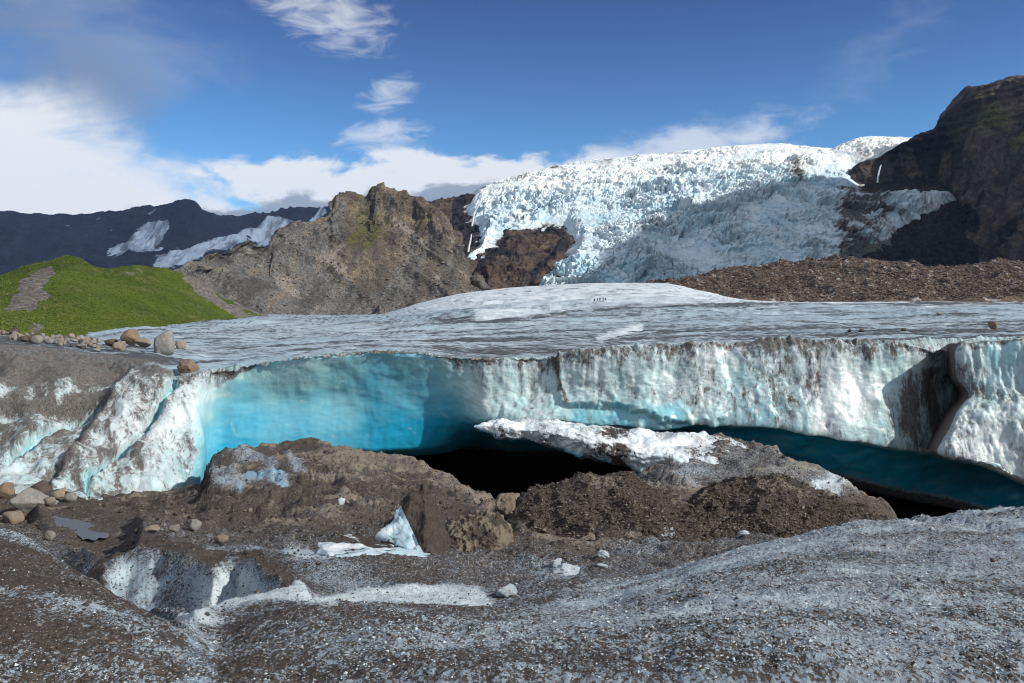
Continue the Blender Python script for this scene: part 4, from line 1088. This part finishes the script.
def stone(S, px, row, wpx, hpx, mat, label, group=None, var=None, rot=None, name='boulder', cat='boulder', sink=.14, tilt=0):
    """a stone whose foot stands at this place on sheet S; width and height as seen"""
    global NST
    q = locate(S, px, row)
    k = NST % 10 if var is None else var
    NST += 1
    me = stone_mesh(k, mat, name)
    o = bpy.data.objects.new(name, me); COL.objects.link(o)
    sc_ = wpx / F * q.y / 2
    zs = (hpx / F * q.y) / max(v.co.z for v in me.vertices)
    o.scale = (sc_, sc_ * .95, zs * (1 + sink))
    o.rotation_euler = (0, tilt, random.uniform(-.7, .7) if rot is None else rot)
    o.location = (q.x, q.y + sc_ * .4, q.z - hpx / F * q.y * sink)
    return tag(o, label, cat, group)
LG = 'boulders on the brow of the ice at the left'
stone(G, 158, 353, 24, 24, 'grey', 'tall pale angular boulder standing on the brow of the ice', LG, 1, .3, tilt=.25)
stone(G, 130, 345, 22, 16, 'rust', 'reddish brown boulder just left of the tall pale boulder', LG, 2, .5)
stone(G, 118, 351, 15, 10, 'tan', 'small cream boulder in front of the reddish brown one', LG, 3)
stone(G, 142, 347, 20, 10, 'tan', 'low tan boulder between the reddish and the tall pale boulder', LG, 0)
stone(G, 109, 346, 14, 7, 'dark', 'flat dark boulder at the left end of the boulder row on the brow', LG, 5)
stone(G, 180, 349, 15, 8, 'tan', 'small rounded tan boulder right of the tall pale boulder', LG, 6)
stone(G, 187, 373, 20, 14, 'rust', 'orange brown boulder at the lip where the white ice begins', LG, 1, 1.4)
SG = 'small stones along the ridge under the green hill'
srng = random.Random(5)
for i in range(84):
    px = srng.uniform(-4, 98); t = px / 100
    base_row = 333 + t * 13 + srng.uniform(-4, 6)
    stone(G, px, base_row, srng.uniform(4, 10), srng.uniform(3, 6), srng.choice(['grey', 'tan', 'dark', 'grey', 'tan']), 'small stone in the line of rubble under the green hill', SG, name='stone', cat='stone')
stone(G, 12, 330, 17, 8, 'dark', 'dark brown boulder on top of the rubble line at the left edge', LG, 2)
stone(G, 36, 344, 13, 9, 'grey', 'pale boulder among the rubble under the green hill', LG, 7)
BG = 'boulders beside the melt pool'
stone(g, 27, 516, 48, 26, 'grey', 'big pale grey boulder beside the melt pool', BG, 0, .2)
stone(g, 36, 499, 28, 17, 'dark', 'brown boulder behind the big pale grey one', BG, 1)
stone(g, 5, 501, 20, 18, 'rust', 'brown boulder at the left edge touching the grey ice band', BG, 2)
stone(g, 58, 500, 17, 11, 'tan', 'tan boulder second to the right behind the big grey one', BG, 3)
stone(g, 71, 502, 14, 9, 'grey', 'small pale boulder nearest the white ice foot, behind the melt pool', BG, 4)
stone(g, 48, 506, 13, 9, 'tan', 'small sandy boulder squeezed against the big grey one', BG, 5)
stone(g, 12, 524, 24, 12, 'tan', 'flat sandy boulder below the big grey one', BG, 6)
stone(g, 49, 541, 12, 10, 'grey', 'lone pale stone on the mud below the melt pool', BG, 7, name='stone', cat='stone')
RG_ = 'row of stones on the mud right of the pool'
for px, row, w_, h_, m_, lb in [(137, 534, 10, 6, 'dark', 'dark stone at the left end of the row right of the pool'), (152, 533, 18, 7, 'tan', 'long low tan stone in the row right of the pool'), (173, 532, 13, 7, 'grey', 'grey stone in the row, left of the pale round one'),
                                (194, 531, 16, 11, 'grey', 'pale rounded stone at the right of the row by the mud slope'), (220, 544, 15, 9, 'tan', 'tan stone on its own above the ice hollow')]:
    stone(g, px, row, w_, h_, m_, lb, RG_, name='stone', cat='stone')
for px, row, w_, h_, m_, lb in [(995, 329, 11, 8, 'rust', 'pinkish brown boulder on the flat glacier top at the right'), (905, 331, 7, 3, 'dark', 'flat dark stone on the glacier, left of the pinkish boulder'),
                                (850, 332, 4, 3, 'dark', 'left of two tiny dark stones on the glacier top'), (862, 332, 5, 3, 'dark', 'right of two tiny dark stones on the glacier top'), (939, 315, 5, 3, 'tan', 'tiny olive stone far out on the flat glacier')]:
    stone(G, px, row, w_, h_, m_, lb, 'stones lying on the glacier top', name='stone', cat='stone')
stone(g, 508, 524, 46, 28, 'clod', 'tan clod behind the bigger one, beside the large mound', 'clods of dried mud', 9, .6, name='mud_clod', cat='clod')
IG = 'white lumps of ice on the mud'
for px, row, w_, h_, lb in [(568, 575, 32, 11, 'long white lump of ice on the mud below the large mound'), (557, 566, 12, 9, 'small white lump of ice left above the long one'), (604, 558, 13, 9, 'round white lump of ice at the foot of the large mound'),
                            (505, 597, 21, 12, 'white lump of ice in the dip of the foreground'), (603, 568, 12, 5, 'flat scrap of ice right of the long lump'), (712, 538, 10, 5, 'small ice scrap at the foot of the right mound'),
                            (745, 536, 12, 6, 'ice scrap below the right mound, left of the white edge'), (340, 505, 9, 9, 'bluish lump of ice on the mud slope under the cave')]:
    stone(g, px, row, w_ * 1.15, h_ * .8, 'ice', lb, IG, name='ice_lump', cat='ice', sink=.35)
# smaller rubble strewn over the mud
for i in range(170):
    px = srng.uniform(60, 500); row = srng.uniform(500, 556)
    if any(abs(px - a) < 12 and abs(row - c) < 14 for a, c in ((100, 530), (70, 525), (85, 535), (115, 532), (420, 530), (440, 540), (400, 545), (475, 540))): continue
    s_ = 1.2 + 3.2 * srng.random() ** 2.2
    stone(g, px, row, s_ * 1.3, s_, srng.choice(['dark', 'dark', 'tan', 'grey', 'dark']), 'little stone lying loose on the brown mud slope', 'little stones strewn on the mud', var=4 + i % 6, name='stone', cat='stone')

# ------------------------------------------------------------------ waterfalls
M_fallw, nt, b_, co = new_mat('falling_water')
nt.put(b_.inputs['Base Color'], nt.mix(nt.sst(nt.noise(nt.mapping(co, (1, 1, .1)), .5, 4), .35, .65), (.62, .66, .70), (.82, .85, .87)))
b_.inputs['Roughness'].default_value = .5
def ribbon(S, pts, widths, lift, label, far_first=False):
    V, q = [], []
    ymin = min(locate(S, px, row).y for px, row in pts)
    for (px, row), w_ in zip(pts, widths):
        p = Vector(PT(px, row, ymin)); k = w_ / F * p.y / 2
        sc_ = (p.y - lift) / p.y
        c_ = Vector((p.x * sc_, p.y - lift, CAMZ + (p.z - CAMZ) * sc_))
        for a_ in np.linspace(0, math.pi * 2, 8, endpoint=False):
            V.append((c_.x + k * math.cos(a_), c_.y - k * .6 * math.sin(a_), c_.z))
    for i in range(len(pts) - 1):
        for j in range(8): q.append((i * 8 + j, i * 8 + (j + 1) % 8, i * 8 + 8 + (j + 1) % 8, i * 8 + 8 + j))
    o = mesh_from('waterfall', V, q, M_fallw, origin=Vector(V[-1]))
    return tag(o, label, 'waterfall')
ribbon(SD, [(881, 165), (880, 168), (878.6, 173), (878, 178), (877.4, 184), (877, 192)], [1.5, 1.6, 1.8, 2, 2.4, 3], 6, 'thin white waterfall dropping over the dark cliff at the right')
ribbon(rock, [(481, 200), (478, 206), (474, 213), (473, 220), (472, 226)], [1.5, 1.8, 2, 1.6, 2], 5, 'upper white thread of water on the brown rock left of the icefall')
ribbon(rock, [(471.5, 234), (470.5, 240), (469, 246), (468, 252)], [1.2, 1.8, 2, 2.2], 5, 'middle white thread of water beside the tongue of ice')
ribbon(rock, [(463, 268), (462, 272), (461.5, 277), (461, 281)], [2, 4, 4, 2], 5, 'short lowest waterfall at the foot of the brown rock')

# ------------------------------------------------------------------ walkers far out on the ice
def person(px, row, coat, label, lean=0, step=.2):
    q = locate(G, px, row)
    me = bpy.data.meshes.new('person')
    V = [(0, 0, .92), (0, 0, 1.15), (0, .0, 1.42), (0, 0, 1.52), (0, .03, 1.68),
         (.10, 0, .88), (.12, -step, .48), (.12, -step * .6, .06), (.13, -step - .12, .03), (-.10, 0, .88), (-.12, step, .48), (-.12, step * 1.4, .08), (-.13, step * 1.1, .03),
         (.20, 0, 1.40), (.27, .10, 1.12), (.25, -.08, .90), (-.20, 0, 1.40), (-.27, -.10, 1.12), (-.25, .08, .90)]
    E = [(0, 1), (1, 2), (2, 3), (3, 4), (0, 5), (5, 6), (6, 7), (7, 8), (0, 9), (9, 10), (10, 11), (11, 12), (2, 13), (13, 14), (14, 15), (2, 16), (16, 17), (17, 18)]
    R = [.15, .15, .17, .065, .12, .10, .075, .055, .05, .10, .075, .055, .05, .075, .055, .045, .075, .055, .045]
    me.from_pydata(V, E, []); me.update()
    o = bpy.data.objects.new('person', me); COL.objects.link(o)
    md_ = o.modifiers.new('skin', 'SKIN')
    for i, v in enumerate(me.skin_vertices[0].data): v.radius = (R[i], R[i]); v.use_root = (i == 0)
    ss = o.modifiers.new('subsurf', 'SUBSURF'); ss.levels = 1; ss.render_levels = 2
    m, nt, b, co = new_mat('walker_clothes')
    z = nt.n('ShaderNodeSeparateXYZ', None, Vector=co).outputs[2]
    c_ = nt.mix(nt.m('GREATER_THAN', z, .88), (.02, .02, .024), coat)
    c_ = nt.mix(nt.m('GREATER_THAN', z, 1.5), c_, (.10, .06, .045))
    nt.put(b.inputs['Base Color'], c_); b.inputs['Roughness'].default_value = .8
    me.materials.append(m)
    o.location = q; o.rotation_euler = (0, 0, lean)
    return tag(o, label, 'person', 'walkers on the white ice')
for px, row, coat, lb, ln in [(594.6, 303.4, (.03, .03, .04), 'person in dark clothes at the left end of the walking party on the white ice', .4), (597.4, 302.4, (.05, .02, .02), 'person in a dark reddish jacket, second from the left in the party', 1.2),
                              (599.9, 302.4, (.03, .04, .06), 'person in a dark blue jacket in the middle of the party', 2.0), (603.2, 302.0, (.06, .02, .02), 'person in a dark red jacket, second from the right in the party', 1.7), (605.6, 302.0, (.03, .03, .03), 'person in black at the right end of the walking party', .9)]:
    person(px, row, coat, lb, ln)

# ------------------------------------------------------------------ air
bm = bmesh.new(); bmesh.ops.create_cube(bm, size=1)
me = bpy.data.meshes.new('haze'); bm.to_mesh(me); bm.free()
hz = bpy.data.objects.new('haze', me); COL.objects.link(hz)
hz.scale = (19000, 13000, 1300); hz.location = (0, 3300, -41 + 650)
m = bpy.data.materials.new('thin_air'); m.use_nodes = True; m.node_tree.nodes.clear()
out = m.node_tree.nodes.new('ShaderNodeOutputMaterial'); pv = m.node_tree.nodes.new('ShaderNodeVolumePrincipled')
pv.inputs['Color'].default_value = (.32, .52, 1, 1); pv.inputs['Density'].default_value = 2.2e-5
m.node_tree.links.new(pv.outputs[0], out.inputs[1]); me.materials.append(m)
tag(hz, 'thin blue air that tints the far mountains', 'haze', kind='stuff')
# ------------------------------------------------------------------ grit and melting ice grains lying on the near ground
def scatter(name, S, N, weight, size_fn, mat, label, seed, flat=.7, lift=.3):
    S.project()
    rg = np.random.default_rng(seed)
    P = S.P[:-1, :-1]; 
    rr = S.row
    w_ = np.clip(rr[:-1, :-1] - rr[1:, :-1], 0, 4) * np.clip(S.px[:-1, 1:] - S.px[:-1, :-1], 0, 4) * weight[:-1, :-1]
    w_ = np.where((S.px[:-1, :-1] > -250) & (S.px[:-1, :-1] < 1270), w_, 0).ravel()
    c = np.cumsum(w_); k = np.searchsorted(c, rg.random(N) * c[-1])
    i, j = np.unravel_index(np.minimum(k, w_.size - 1), P.shape[:2])
    a, b = rg.random((N, 1)), rg.random((N, 1))
    Q = S.P[i, j] + a * (S.P[i, j + 1] - S.P[i, j]) + b * (S.P[i + 1, j] - S.P[i, j])
    sz = size_fn(rg, Q)
    O = np.array([(1, 0, 0), (0, 1, 0), (-1, 0, 0), (0, -1, 0), (0, 0, 1), (0, 0, -1)], float)
    V = O[None] * rg.uniform(.55, 1.25, (N, 6, 1)) + rg.normal(0, .14, (N, 6, 3))
    th = rg.uniform(0, 6.28, N); cs, sn_ = np.cos(th)[:, None], np.sin(th)[:, None]
    x = V[..., 0] * cs - V[..., 1] * sn_; y = V[..., 0] * sn_ + V[..., 1] * cs
    V = np.stack([x, y * .85, V[..., 2] * flat], -1) * sz[:, None, None] + Q[:, None] + np.array([0, 0, 1]) * (sz * lift)[:, None, None]
    T = np.array([(0, 1, 4), (1, 2, 4), (2, 3, 4), (3, 0, 4), (1, 0, 5), (2, 1, 5), (3, 2, 5), (0, 3, 5)])
    tr = (T[None] + (np.arange(N) * 6)[:, None, None]).reshape(-1, 3)
    tone = np.repeat(rg.random(N), 6)
    o = mesh_from(name, V.reshape(-1, 3), tr, mat, {'tone': tone}, smooth=False)
    return tag(o, label, name.replace('_', ' '), kind='stuff')
def tone_mat(name, cols, rough, spec):
    m, nt, b, co = new_mat(name)
    t = nt.attr('tone'); c = cols[0]
    for k, cc in enumerate(cols[1:]): c = nt.mix(nt.m('GREATER_THAN', t, (k + 1) / len(cols)), c, cc)
    nt.put(b.inputs['Base Color'], c); b.inputs['Roughness'].default_value = rough; b.inputs['Specular IOR Level'].default_value = spec
    return m
foremask = (g.s > .35) * (1 - sst(4.0, 4.6, g.s))
M_gran = tone_mat('ice_grain', [(.36, .42, .44), (.27, .33, .36), (.46, .51, .52), (.19, .23, .26)], .6, .3)
scatter('ice_granules', g, 42000, foremask * (1 - ins) * (.05 + 1.0 * (1 - sst(.15, .85, dirt + n_b * .25))), lambda rg, Q: np.clip(rg.lognormal(-5.55, .45, len(Q)), .002, .014) * np.sqrt(np.maximum(Q[:, 1], 3) / 4) ** 1.1, M_gran,
        'loose glassy grains of melting ice strewn over the foreground', 31)
M_grit = tone_mat('grit', [(.045, .038, .033), (.075, .062, .052), (.03, .026, .024), (.12, .10, .082), (.055, .05, .047), (.16, .14, .12)], .85, .2)
mudmask = sst(4.2, 5, g.s) * (1 - sst(7.1, 7.3, g.s))
scatter('gravel', g, 75000, foremask * (1 - ins) * (.11 + .38 * sst(.3, .8, dirt)) + mudmask * 1.0, lambda rg, Q: np.clip(rg.lognormal(-5.4, .5, len(Q)), .002, .035) * np.sqrt(np.maximum(Q[:, 1], 3) / 4) ** 1.25, M_grit,
        'dark gravel and grit lying on the ice and the mud', 32)

for S_, lb, sd_ in ((SMA, 'fine gravel covering the large mud mound', 33), (SMB, 'fine gravel covering the lower mud mound at the right', 34)):
    scatter('gravel', S_, 16000, (S_.s < 2.3) * 1.0, lambda rg, Q: np.clip(rg.lognormal(-4.0, .55, len(Q)), .006, .10), M_grit, lb, sd_)
M_rub = tone_mat('rubble_stone', [(.11, .078, .06), (.075, .058, .048), (.15, .112, .088), (.06, .048, .042), (.10, .075, .058), (.20, .165, .14), (.09, .066, .052)], .9, .15)
scatter('rubble', MOR, 30000, (MOR.s > .2) * (MOR.s < 3.05) * 1.0, lambda rg, Q: np.clip(rg.lognormal(-.75, .5, len(Q)), .2, 2.4), M_rub, 'loose brown stones covering the moraine ridge', 35)

M_tuft = tone_mat('grass_blades', [(.075, .108, .016), (.052, .080, .014), (.095, .120, .026), (.085, .112, .018), (.115, .115, .042)], .95, .05)
scatter('grass_tufts', HILL, 60000, (1 - sst(.3, .6, HBARE)) * (HILL.s < 3.0), lambda rg, Q: np.clip(rg.lognormal(-2.15, .45, len(Q)), .05, .5), M_tuft, 'rough grass tufts covering the green hill', 36, flat=.8)
M_scr = tone_mat('scree_stone', [(.135, .112, .086), (.10, .09, .077), (.16, .132, .10), (.08, .072, .062), (.12, .107, .09)], .95, .1)
scatter('scree', CRAG, 22000, (CRAG.s < 3.6) * (CRAG.s > .3) * 1.0, lambda rg, Q: np.clip(rg.lognormal(-.75, .55, len(Q)), .2, 3.0) * Q[:, 1] / 900, M_scr, 'grey brown scree stones lying on the craggy mountain', 37)
